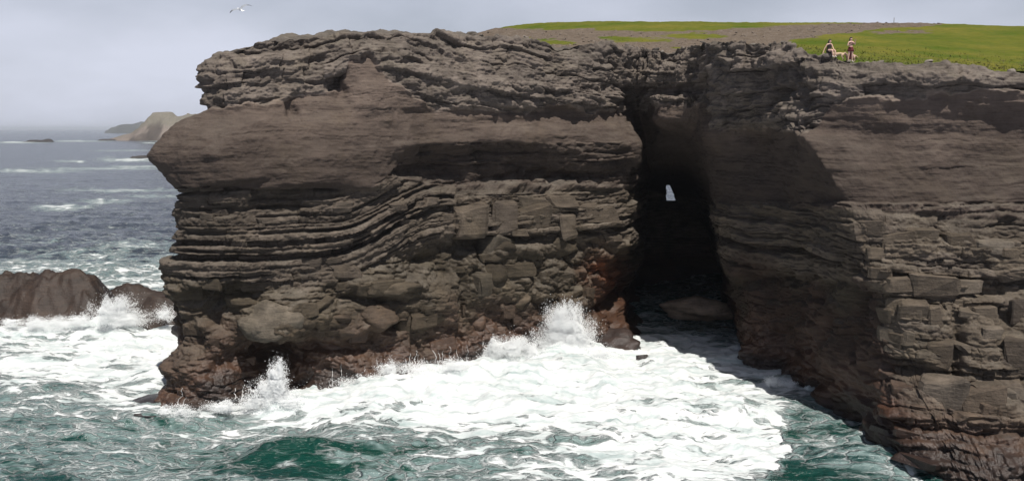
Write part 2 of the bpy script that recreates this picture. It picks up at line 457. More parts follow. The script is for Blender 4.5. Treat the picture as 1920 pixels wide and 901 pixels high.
# boundaries between the rock units, in survey pixels, with a ragged edge
wob = 14 * fbm(X * 0.25, Y * 0.25, Z * 0.25, 3, 5) 
wobf = 7 * fbm(X * 1.2, Y * 1.2, Z * 1.2, 3, 6)
cap_b = np.interp(PX, [380, 480, 540, 560, 640, 652, 690, 730, 765, 820, 860, 1000, 1140, 1150, 1320, 1335, 1420, 1515, 1535, 1560, 1700, 1820, 1920],
                      [196, 192, 186, 176, 165, 112, 108, 150, 172, 205, 207, 205, 196, 204, 190, 235, 245, 245, 225, 186, 182, 172, 172])
low_b = np.interp(PX, [280, 690, 740, 800, 860, 1190, 1300, 1340, 1470, 1600, 1780, 1920], [352, 356, 330, 345, 352, 352, 360, 378, 386, 392, 404, 412])
bed_b = np.interp(PX, [320, 450, 560, 650, 730, 850, 870, 1180, 1340, 1500, 1625, 1660, 1700], [520, 530, 545, 520, 480, 460, 452, 452, 510, 522, 528, 760, 990])
mud_b = np.interp(PX, [280, 690, 745, 800, 860, 1180, 1200, 1340], [352, 356, 318, 276, 268, 268, 352, 380])
pyw = PY + wob * 0.6 + wobf
w_cap = 1 - sstep(-4, 4, pyw - cap_b)
w_smooth = (1 - w_cap) * (1 - sstep(-3, 3, PY + 0.4 * wobf - mud_b))
w_rough = (1 - w_cap) * (1 - w_smooth) * (1 - sstep(-3, 3, PY + 0.4 * wobf - low_b))
w_bed = (1 - w_cap) * (1 - w_smooth) * (1 - w_rough) * (1 - sstep(-10, 10, pyw - bed_b))
w_jum = np.clip(1 - w_cap - w_smooth - w_rough - w_bed, 0, 1)

fold = 2.7 * sstep(-13.0, -5.6, X) * (PX < 852) * (Y < 80) * left
warp = 0.35 * fbm(X * 0.13, Y * 0.13, Z * 0.2, 3, 21) + 0.06 * vnoise(S * 1.4, Z * 0.8, 0, 22)
sw = S + 0.35 * vnoise(X * 0.6, Z * 0.6, Y * 0.6, 23) + 0.10 * vnoise(X * 3, Z * 3, Y * 3, 24)
zc = Z + 0.05 * vnoise(X * 2.2, Y * 2.2, Z * 1.2, 25)

# top slabs, dipping
gm = lambda f, sd: sstep(-0.25, 0.35, fbm(S * f, Z * f * 1.6, Y * f, 2, sd))          # where bedding planes and joints have opened
dip = np.where(UU < u_cave0, np.where(X < -11.5, -0.16 * (X + 11.5), 0.13 * (X + 11.5)), 0.0)
bc = zc + dip + 1.5 * warp + 0.35 * vnoise(X * 0.35, Y * 0.35, Z * 0.35, 43)
C1 = beds(bc, sw, 0.95, 0.5, 31, 2.4)
C2 = beds(bc * 1.0 + 0.3, sw * 1.0 + 7, 0.30, 0.45, 32, 3.0)
swell1 = vnoise(S * 0.28, C1['k'] * 7.31, 0 * S, 44)
vr, vi = rocks(sw / 1.9 + 0.3 * vnoise(X, Z, Y, 41), bc / 0.85, 42, 1.1, 0.22, 0.8)
vr2, vi2 = rocks(sw / 0.75, bc / 0.36 + 0.2 * vnoise(X, Z, Y, 45), 46, 1.2, 0.25, 0.7)
d_cap = (0.45 * (C1['rb'] - 0.5) + 0.35 * swell1 + 0.38 * (C1['h1'] - 0.5) + 0.25 * (C1['fj'] - 0.5) * (C1['h2'] - 0.5) * 2 + 0.14 * (C2['rb'] - 0.5)
         - (0.30 * np.exp(-(C1['dist'] / 0.07) ** 2) + 0.10 * np.exp(-(C2['dist'] / 0.035) ** 2)) * gm(0.35, 47) - 0.15 * np.exp(-(C1['dj'] / 0.06) ** 2) * (C1['h2'] > 0.5)
         + 0.62 * (vr - 0.2) + 0.22 * (vr2 - 0.2) + 0.25 * (0.5 - C1['f']) * (C1['h2'] - 0.2)
         + 0.26 * fbm(X * 0.5, Y * 0.5, Z * 0.8, 6, 51, 0.56))
# massive mudstone
lamn = fbm(S * 0.16, zc * 1.5 + 0.8 * warp, 0 * S, 5, 61, 0.6)
lam2 = fbm(S * 0.45, zc * 5.0 + 0.4 * warp, 0 * S, 4, 62, 0.6)
scal = fbm(X * 0.30, Y * 0.30, Z * 0.38, 5, 63, 0.5)
ledge = beds(zc + 1.3 * warp, sw, 1.1, 0.5, 66, 5.0)
d_smooth = (0.085 * lamn + 0.022 * lam2 + 0.34 * scal - 0.09 * np.exp(-(ledge['dist'] / 0.05) ** 2) * sstep(0.35, 0.65, vnoise(S * 0.22, ledge['k'] * 5.7, 0 * S, 67))
            + 0.10 * (ledge['rb'] - 0.5) * sstep(0.0, 0.5, vnoise(S * 0.15, ledge['k'] * 3.3, 0 * S, 68)))
# rough mudstone under the smooth bench
R1 = beds(zc + 0.8 * warp, sw * 1.1, 0.55, 0.55, 71, 3.0)
rr, rid = rocks(sw / 1.6, (zc + warp) / 0.55, 73, 1.0, 0.25, 0.8)
d_rough = (0.42 * (R1['rb'] - 0.6) + 0.3 * vnoise(S * 0.3, R1['k'] * 4.1, 0 * S, 74) + 0.18 * (R1['h1'] - 0.5) - 0.2 * np.exp(-(R1['dist'] / 0.06) ** 2) * gm(0.3, 75)
           + 0.35 * (rr - 0.2) + 0.28 * scal + 0.12 * fbm(X * 1.2, Y * 1.2, Z * 1.6, 5, 72))
# thin-bedded sandstone; the right-hand wall carries thicker, blockier beds
bb = zc - fold + warp * np.where(left, 0.5, 1.0)
B1 = beds(bb, sw, 0.62, 0.6, 80, 3.6)
B2 = beds(bb + 3.0, sw + 11, 0.19, 0.4, 81, 3.4)
swb = vnoise(S * 0.22, B1['k'] * 6.17, 0 * S, 83)
deep = (B1['rb'] < 0.22) * (0.35 + 0.3 * swb)
cw = np.where(UU > u_corner - 60, 1.25, 0.8)
br, brid = rocks(sw / 1.1, bb / 0.45, 85, 1.0, 0.3, 0.6)
d_bed = ((0.70 * (B1['rb'] - 0.5) - deep) + 0.26 * swb + 0.55 * cw * (B1['h1'] - 0.5) + 0.3 * cw * (B1['fj'] - 0.5) * (B1['h2'] - 0.5) + 0.10 * (B2['rb'] - 0.5) + 0.05 * (B2['h1'] - 0.5)
         + 0.2 * (0.5 - B1['f']) * (B1['h2'] - 0.3) + 0.30 * (br - 0.2)
         - (0.42 * np.exp(-(B1['dist'] / 0.05) ** 2) + 0.11 * np.exp(-(B2['dist'] / 0.03) ** 2)) * gm(0.25, 86) - 0.16 * cw * np.exp(-(B1['dj'] / 0.045) ** 2) * (B1['h2'] > 0.45) * gm(0.5, 87)
         + 0.09 * fbm(X * 0.9, Y * 0.9, Z * 0.9, 6, 82, 0.56))
G1 = beds(bb * 1.0 + 1.3 + 0.25 * vnoise(X * 0.4, Y * 0.4, Z * 0.4, 88), sw + 3 + 0.5 * Z * 0.15, 1.05, 0.65, 84, 2.6)
gr, gid = rocks(sw / 2.6, bb / 1.05, 89, 1.1, 0.26, 0.9)
gr2, gid2 = rocks(sw / 0.7 + 0.2 * warp, bb / 0.5, 189, 1.1, 0.26, 0.8)
swg = vnoise(S * 0.3, G1['k'] * 6.17, 0 * S, 183)
d_blk = (0.55 * (G1['h1'] - 0.5) + 0.85 * (G1['rb'] - 0.5) + 0.35 * swg + 0.55 * (G1['fj'] - 0.5) * (G1['h2'] - 0.5) + 0.4 * (0.5 - G1['f']) * (G1['h2'] - 0.4)
         - 0.42 * np.exp(-(G1['dist'] / 0.08) ** 2) * gm(0.3, 184) - 0.40 * np.exp(-(G1['dj'] / 0.07) ** 2) * (G1['h2'] > 0.35) * gm(0.4, 185)
         + 0.60 * (gr - 0.2) + 0.22 * (gr2 - 0.2) + 0.40 * d_bed)
bz = Z - fold + 0.22 * warp + 0.05 * vnoise(S * 0.8, Z, 0 * S, 186)
for zl, dp, wd, x0, x1 in [(14.6, .75, .13, 300, 760), (14.1, .3, .06, 300, 860), (13.5, .75, .12, 330, 600), (12.85, .35, .07, 480, 860), (12.3, .35, .05, 330, 860), (11.8, .85, .12, 330, 860), (10.55, .85, .09, 330, 850),
                           (9.9, .3, .05, 330, 700), (9.3, .35, .06, 330, 800), (8.8, .3, .05, 330, 700), (13.75, .5, .08, 850, 1180), (12.45, .5, .08, 850, 1180), (10.35, .6, .1, 850, 1180),
                           (13.3, .7, .1, 1320, 1640), (9.75, .7, .12, 1340, 1900), (11.2, .4, .08, 1600, 1960), (8.5, .5, .1, 1640, 1960), (6.3, .5, .1, 1660, 1960), (4.2, .4, .1, 1680, 1960)]:
    d_bed -= dp * np.exp(-np.abs((bz - zl) / wd) ** 2.5) * (0.55 + 0.45 * vnoise(S * 0.25, zl * 9.1, 0 * S, 187)) * (0.45 + 0.9 * B1['h2']) * sstep(x0, x0 + 25, PX) * (1 - sstep(x1 - 30, x1, PX))
wr = sstep(u_corner - 30, u_corner + 40, UU) * sstep(400, 470, PY) * 0.9
wr = np.maximum(wr, ((PX > 850) & left) * sstep(350, 356, PY) * 0.6)
wr = np.maximum(wr, (UU > u_cave0) * (UU < u_corner) * 0.5)
d_bed = d_bed * (1 - wr) + d_blk * wr
# jumbled, joint-bounded masses low down
ja = 0.5 * vnoise(X * 0.5, Y * 0.5, Z * 0.5, 90)
slant = np.where(left, 0.25, -0.3) * S
ji_h, ji = rocks(sw / 3.4 + ja, (zc + slant) / 2.1 + ja, 91, 1.0, 0.22, 1.0)
ki_h, ki = rocks(sw / 1.3 + ja, (zc + slant * 0.6) / 0.85 - ja, 95, 1.1, 0.24, 0.9)
li_h, li = rocks(sw / 0.55 + ja, (zc + slant * 0.8) / 0.36, 195, 1.1, 0.26, 0.8)
J1 = beds(zc + 0.12 * slant + 1.5 * warp, sw, 0.8, 0.5, 93, 2.5)
d_jum = (1.25 * (ji_h - 0.2) + 0.55 * (ki_h - 0.2) + 0.2 * (li_h - 0.2) + 0.22 * (J1['rb'] - 0.5) - 0.22 * np.exp(-(J1['dist'] / 0.06) ** 2) * gm(0.35, 94)
         + 0.42 * fbm(X * 0.3, Y * 0.3, Z * 0.4, 7, 97, 0.56))
D = w_cap * d_cap + w_smooth * d_smooth + w_rough * d_rough + w_bed * d_bed + w_jum * d_jum
# single hollows and bulges the photograph shows: (px, py, half width, half height, metres)
for fx, fy, sx, sy, am in [(520, 662, 30, 24, -2.4), (400, 556, 55, 11, -0.9), (890, 455, 45, 12, -1.2), (800, 312, 55, 26, -0.8), (905, 300, 16, 26, -0.5), (1030, 332, 90, 9, -0.9),
                           (515, 600, 48, 34, 0.9), (965, 466, 60, 20, 0.8), (800, 575, 55, 60, 0.7), (945, 535, 80, 36, 0.5), (930, 408, 22, 26, -0.18), (548, 205, 10, 26, -0.5), (640, 160, 12, 26, -0.7),
                           (1860, 545, 45, 16, -1.0), (1795, 660, 10, 110, -0.8), (1900, 610, 30, 26, -0.9), (1720, 600, 60, 26, 0.5), (1860, 750, 60, 45, 0.5), (1740, 740, 55, 50, 0.4),
                           (1480, 524, 60, 8, -0.7), (690, 560, 60, 10, -0.7), (760, 610, 40, 12, -0.8), (860, 560, 6, 90, -0.6), (470, 690, 30, 50, -0.4), (1200, 168, 60, 7, -0.6), (1290, 170, 40, 7, -0.7)]:
    D += am * np.exp(-(np.abs((PX - fx + wobf) / sx) ** 2.6) - (np.abs((PY - fy + wobf) / sy) ** 2.6)) * (Y < 84)
incave = sstep(u_cave0, u_cave0 + 20, UU) * (1 - sstep(u_cave1 - 20, u_cave1, UU))
fr, fid = rocks(sw / 0.42, zc / 0.24 + 0.3 * warp, 401, 1.2, 0.28, 0.8)
D += (0.13 * (fr - 0.2) + 0.05 * fbm(X * 5, Y * 5, Z * 7, 3, 402)) * (1 - 0.8 * w_smooth)
D = D * (1 - 0.4 * ontop) * (1 - 0.85 * incave * sstep(98, 106, Y))
rimr = 0.16 * fbm(X * 0.5, Y * 0.5, 0 * X, 5, 99, 0.55) + 0.34 * (rocks(X / 1.7, Y / 1.3, 98, 0.9, 0.3, 0.5)[0] - 0.35)
# the direction to push in: mostly outward, never folding the ledges through each other
Nh = N.copy()
flat = ontop[..., None]
Nh[..., 2] = Nh[..., 2] * (0.35 + 0.65 * flat[..., 0])
Nh /= np.maximum(np.linalg.norm(Nh, axis=-1, keepdims=True), 1e-6)
cx, cy, cz = X + Nh[..., 0] * D, Y + Nh[..., 1] * D, Z + Nh[..., 2] * D * 0.8 + rimr * sstep(NV - 30, NV + 4, iv) * (1 - 0.6 * sstep(NV + 10, RNUM, iv))

# colour of the stone itself
def mixc(a, b, w): return a + (b - a) * w[..., None]
c_cap, c_mud = np.array((0.136, 0.112, 0.095)), np.array((0.066, 0.050, 0.041))
c_bed, c_jum = np.array((0.090, 0.072, 0.057)), np.array((0.060, 0.048, 0.0345))
C = (w_cap[..., None] * c_cap + (w_smooth + w_rough)[..., None] * c_mud + w_bed[..., None] * c_bed + w_jum[..., None] * c_jum)
C = C * (1 + 1.15 * (w_smooth * sstep(15.5, 23.0, Z + 1.2 * scal)))[..., None]          # mudstone colour lifted upwards, painting in the lighter, lit top of the slope
tv = (w_cap * (0.35 * (C1['h1'] - 0.5) + 0.25 * (vi - 0.5)) + w_bed * (0.5 * (B1['h1'] - 0.5) + 0.3 * (B1['rb'] - 0.5)) + w_jum * (0.4 * (ji - 0.5) + 0.25 * (ki - 0.5)) + w_rough * 0.3 * (R1['rb'] - 0.5))
C = C * (1 + tv)[..., None]
tan = np.clip(w_bed * wr * (gid > 0.5) + 0.5 * w_jum * (ji > 0.65), 0, 1)
C = mixc(C, np.array((0.125, 0.098, 0.068)), 0.45 * tan)
zt = cz + 1.7 * fbm(X * 0.3, Y * 0.3, Z * 0.2, 4, 111)
wet = 1 - sstep(1.2, 7.0, zt + 1.2 * (UU > u_corner))
redw = sstep(u_cave1 - 20, u_cave1 + 30, UU) * (1 - sstep(u_corner - 10, u_corner + 60, UU)) * (1 - sstep(7.0, 9.6, zt))     # red-brown weed and iron stain on the damp inner wall
C = mixc(C, np.array((0.040, 0.022, 0.017)), 0.75 * redw)
C = mixc(C, np.array((0.074, 0.033, 0.018)), 0.86 * wet)
C = mixc(C, np.array((0.022, 0.017, 0.015)), 0.7 * (1 - sstep(0.2, 1.6, zt)))
rust = np.exp(-((PX - 1135) / 40) ** 2 - ((PY - 515) / 40) ** 2) * (0.6 + 0.5 * vnoise(X, Y, Z, 113))
C = mixc(C, np.array((0.13, 0.040, 0.016)), np.clip(1.25 * rust, 0, 0.85))
C = mixc(C, np.array((0.13, 0.12, 0.105)), 0.5 * ontop)
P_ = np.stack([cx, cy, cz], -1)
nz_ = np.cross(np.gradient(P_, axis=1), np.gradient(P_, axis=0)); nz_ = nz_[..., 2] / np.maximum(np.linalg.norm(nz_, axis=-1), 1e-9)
ledge_hilite = sstep(0.25, 0.8, smooth1(nz_, 1, 0)) * (0.5 + 0.5 * vnoise(X * 0.9, Y * 0.9, Z * 0.9, 403)) * (1 - wet)      # highlights painted into the colour of up-facing ledge tops
C = C * 0.80
C = mixc(C, np.array((0.15, 0.132, 0.11)), 0.6 * ledge_hilite * (1 - 0.6 * w_smooth) * (1 - 0.5 * ontop))
fleck = np.clip(w_bed * 0.7 + w_jum * 0.55 + 0.35 * w_cap, 0, 1) * (1 - wet)
V = np.stack([cx, cy, cz], -1).reshape(-1, 3)
# daylight gap at the far end of the cave
fpx = 0.25 * (PX[:-1, :-1] + PX[1:, :-1] + PX[:-1, 1:] + PX[1:, 1:]); fpy = 0.25 * (PY[:-1, :-1] + PY[1:, :-1] + PY[:-1, 1:] + PY[1:, 1:])
fy_ = 0.5 * (Y[:-1, :-1] + Y[1:, 1:])
gap = (fpy > 347) & (fpy < 376) & (fpx > 1249.5) & (fpx < 1256 + (fpy - 347) * 0.42) & (fpx < 1265.5) & (fy_ > 90)
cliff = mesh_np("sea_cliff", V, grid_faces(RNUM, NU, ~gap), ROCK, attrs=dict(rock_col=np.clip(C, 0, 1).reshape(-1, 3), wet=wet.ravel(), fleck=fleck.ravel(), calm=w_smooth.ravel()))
tag(cliff, "layered dark grey brown sea cliff pierced by a wave-cut cave", "cliff", kind="structure")

# ------------------------------------------------------------------ grassy hill behind the rim
rx = np.array([q[0] for q in rim_w]); ry = np.array([q[1] for q in rim_w])
o_ = np.argsort(rx); rx, ry = rx[o_], ry[o_]
gx = np.concatenate([np.arange(-26, 62, 0.24), np.arange(62, 150, 1.0)])
gy = 57 + 120 * (np.linspace(0, 1, 330) ** 1.35)
GX, GY = np.meshgrid(gx, gy)
GZ = hill_z(GX, GY)
nn = fbm(GX * 0.35, GY * 0.35, 0 * GX, 5, 201, 0.55)
GZ = GZ + 0.10 * nn + 0.05 * fbm(GX * 1.6, GY * 1.6, 0 * GX, 3, 202)
hpx, hpy = survey(GX, GY, GZ)
jit = 9 * fbm(GX * 0.22, GY * 0.22, 0 * GX, 4, 203, 0.6)
def ell(cx_, cy_, sx, sy): return np.exp(-(((hpx + jit * 3 - cx_) / sx) ** 2) ** 1.6 - (((hpy + jit * 0.5 - cy_) / sy) ** 2) ** 1.6)
stony = sstep(-4, 4, np.interp(hpx, [850, 900, 940, 1000, 1150, 1250, 1300, 1420, 1480, 1560, 1620, 1700], [58, 54, 52.5, 54, 57, 60, 57, 53, 49, 48, 44, 40]) * -1 + hpy + 0.35 * jit)
stony *= 1 - sstep(-14, 14, hpx + 2.5 * jit - np.interp(hpy, [48, 54, 62, 68, 80, 100], [1760, 1640, 1590, 1530, 1465, 1450]))
for a in ((1005, 78, 62, 5), (1185, 74, 60, 5), (1290, 66, 60, 4), (1300, 92, 40, 3)):
    stony *= 1 - ell(*a)
stony = np.maximum(stony, 0.8 * ell(1690, 60, 80, 3)); stony = np.maximum(stony, 0.6 * ell(1560, 52, 90, 2.5))
near = GY - np.interp(GX, rx, ry)
stony = np.maximum(stony, (1 - sstep(1.0, 3.0, near + 0.8 * nn)) * 0.9)
keep = ((near[:-1, :-1] > 1.2) | (GX[:-1, :-1] > 35)) & ((GX[:-1, :-1] > -6.5) | (near[:-1, :-1] > 6)) & (near[:-1, :-1] > 0.8)
stone_r = np.clip(0.13 * np.maximum(0, fbm(GX * 1.3, GY * 1.3, 0 * GX, 3, 205)) * stony, 0, 0.25)
GZ = GZ + stone_r - 0.9 * (1 - sstep(0.8, 2.2, near)) * (GX < 34)
def hill_material():
    t = NT("hill_turf")
    p = t.pos()
    st = t.attr("stony").outputs["Fac"]
    n1, n2 = t.noise(p, 0.12, 5, 0.6), t.noise(p, 1.1, 6, 0.65)
    n3 = t.noise(p, 6.0, 4, 0.7)
    grass = t.mix(t.rng(n1, 0.35, 0.65), (0.082, 0.112, 0.011), (0.172, 0.152, 0.026))
    grass = t.mix(t.rng(n2, 0.3, 0.75), grass, t.mix(1.0, grass, (0.62, 0.72, 0.6), 'MULTIPLY'))
    soil = t.mix(t.rng(n2, 0.35, 0.7), (0.105, 0.080, 0.060), (0.165, 0.130, 0.100))
    soil = t.mix(t.rng(n3, 0.55, 0.7), soil, (0.23, 0.205, 0.18))
    soil = t.mix(t.rng(n3, 0.42, 0.34), soil, (0.06, 0.05, 0.035))
    f = t.rng(t.math('ADD', st, t.math('MULTIPLY', t.math('SUBTRACT', n2, 0.5), 0.9)), 0.35, 0.65, 0, 1, True)
    t.bump(t.math('ADD', n2, n3), 0.6, 0.15)
    return t.set(Base_Color=t.mix(f, grass, soil), Roughness=0.95, Specular_IOR_Level=0.1)
hill = mesh_np("hill", np.stack([GX, GY, GZ], -1).reshape(-1, 3), grid_faces(*GX.shape, keep), hill_material(), attrs=dict(stony=stony.ravel()))
tag(hill, "low green grass hill with bare stony brown ground above the cliff", "hill", kind="structure")

# ------------------------------------------------------------------ sea
foam_rows = {
    430: [(0, .02), (330, .06), (1920, 0)],
    455: [(0, .04), (200, .12), (330, .22), (1920, 0)],
    475: [(0, .12), (180, .30), (330, .5), (1100, .1), (1920, .1)],
    500: [(0, .42), (150, .62), (330, .72), (1150, .1), (1400, .1)],
    525: [(0, .6), (200, .62), (330, .75), (1150, .15), (1300, .1)],
    560: [(0, .7), (330, .7), (1180, .28), (1260, .12), (1400, .12)],
    600: [(0, .85), (120, .95), (240, 1), (330, .95), (1100, .9), (1200, .5), (1290, .2), (1400, .2)],
    622: [(0, .82), (120, .9), (330, .95), (1100, 1), (1200, .7), (1280, .6), (1400, .65)],
    650: [(0, .84), (120, .88), (330, .95), (1000, 1), (1120, 1), (1190, .95), (1300, .86), (1400, .85)],
    690: [(0, .72), (120, .82), (250, .92), (310, .92), (800, 1), (1120, 1), (1250, .95), (1330, .9), (1480, .85)],
    725: [(0, .62), (120, .68), (230, .8), (310, .8), (560, 1), (1150, 1), (1280, .95), (1350, .85), (1440, .72), (1560, .6)],
    760: [(0, .52), (120, .58), (210, .68), (300, .7), (380, .72), (500, .95), (850, 1), (1150, 1), (1380, .95), (1460, .62), (1560, .5), (1640, .5)],
    795: [(0, .36), (200, .46), (320, .6), (420, .62), (560, .72), (720, .78), (850, .72), (1000, .8), (1150, .9), (1300, 1), (1480, 1), (1520, .55), (1545, .3), (1640, .3), (1690, .5)],
    830: [(0, .34), (120, .36), (240, .44), (420, .46), (520, .34), (600, .2), (680, .35), (760, .62), (900, .6), (1000, .7), (1200, .88), (1400, 1), (1500, .95), (1525, .4), (1560, .34), (1660, .42), (1740, .4)],
    865: [(0, .28), (240, .38), (400, .34), (480, .12), (600, .06), (660, .14), (720, .48), (900, .6), (1100, .78), (1300, .92), (1480, .92), (1510, .15), (1560, .12), (1700, .3)],
    905: [(0, .25), (300, .32), (420, .18), (560, .08), (640, .2), (760, .44), (900, .55), (1100, .72), (1300, .78), (1470, .75), (1500, .1), (1620, .1), (1740, .25)],
}
frk = sorted(foam_rows)
def foam_density(px, py):
    cols = np.stack([np.interp(px, [a for a, _ in foam_rows[k]], [b for _, b in foam_rows[k]]) for k in frk])
    j = np.clip(np.searchsorted(frk, py) - 1, 0, len(frk) - 2)
    ka = np.array(frk, float)
    t = np.clip((py - ka[j]) / (ka[j + 1] - ka[j]), 0, 1)
    a = np.take_along_axis(cols, j[None], 0)[0]; b = np.take_along_axis(cols, j[None] + 1, 0)[0]
    return np.where(py < 420, 0, a + (b - a) * t)
streaks = [(30, 60, 267, 1.6, .8), (145, 60, 264.6, 1.3, .7), (205, 18, 262.6, 1.6, 1), (283, 25, 262.5, 2, 1), (283, 18, 268, 1.2, .8), (230, 60, 282.5, 1.3, .62), (245, 62, 299.5, 4.0, 1), (70, 95, 320, 3.2, .66), (190, 120, 316, 2.6, .62),
           (130, 30, 302, 2, .7), (150, 8, 303.5, 2.5, .95), (255, 60, 312, 2, .75), (230, 110, 357, 2.6, .66), (120, 60, 388, 5, .75), (200, 50, 376, 4, .66), (290, 60, 368, 3, .5), (260, 70, 462, 6, .5), (110, 70, 472, 5, .4)]
WALLFOOT = [(1390, 690), (1440, 706), (1490, 716), (1550, 740), (1600, 768), (1650, 806), (1690, 846), (1740, 895)]      # waterline of the right-hand wall
nr, nc = 420, 780
pyr = np.concatenate([HOR + np.array([0.9, 1.4, 2, 2.8]), np.linspace(HOR + 3.7, 960, nr - 4)])
yr = CAMZ * FOC / (pyr - HOR)
yr = np.array([at_z(960, p, 0)[1] if p > HOR + 1 else 36000.0 for p in pyr])
ta = np.concatenate([np.linspace(-1.6, -0.66, 30)[:-1], np.linspace(-0.66, 0.66, nc), np.linspace(0.66, 1.6, 30)[1:]])
SX = ta[None, :] * yr[:, None]; SY = np.broadcast_to(yr[:, None], SX.shape).copy()
spx, spy = survey(SX, SY, 0 * SX)
att_ = np.clip(90 / SY, 0, 1)
w1 = 16 * fbm(SX * 0.16, SY * 0.10, 0 * SX, 4, 301, 0.6)
w2 = fbm(SX * 0.5, SY * 0.35, 0 * SX, 4, 302, 0.6)
FD = foam_density(spx + w1 * 2.6 + 22 * w2, spy + w1 * 1.3 + 9 * w2 * att_) * (1 + 0.10 * w2)
for cx_, hw, cy_, hh, am in streaks:
    nzs = 0.25 * vnoise(spx * 0.08, spy * 0.3, 0 * SX, 305)
    FD = np.maximum(FD, min(1, am + 0.16) * np.exp(-np.abs((spx - cx_) / hw) ** 3) * np.exp(-((spy - cy_ + 2 * nzs * hh) / hh) ** 2) * (0.8 + nzs))
wx_, wy_ = [q[0] for q in WALLFOOT], [q[1] for q in WALLFOOT]
FD = np.maximum(FD, (0.8 + 0.25 * w2) * np.exp(-((spy - np.interp(spx, wx_, wy_) - 6 + 5 * w2) / (9 + 5 * w2)) ** 2) * (spx > 1400) * (spx < 1745))
FD = np.clip(FD, 0, 1)
att = np.clip(160 / SY, 0, 1)
sw1 = fbm(SX * 0.055 + 2, SY * 0.09, 0 * SX, 3, 311)
sw2 = fbm(SX * 0.22, SY * 0.34, 0 * SX, 4, 312, 0.5)
chop = fbm(SX * 0.9, SY * 1.3, 0 * SX, 4, 313, 0.55)
bil = np.abs(fbm(SX * 0.45, SY * 0.6, 0 * SX, 4, 314, 0.55))
bil2 = np.abs(fbm(SX * 1.6, SY * 1.9, 0 * SX, 3, 315, 0.55))
heap = sstep(0.82, 1.0, FD)
SZ = 0.45 * sw1 * att + 0.32 * sw2 * att + 0.13 * chop * att ** 2 + heap * (0.15 + 0.34 * bil + 0.06 * bil2) * att
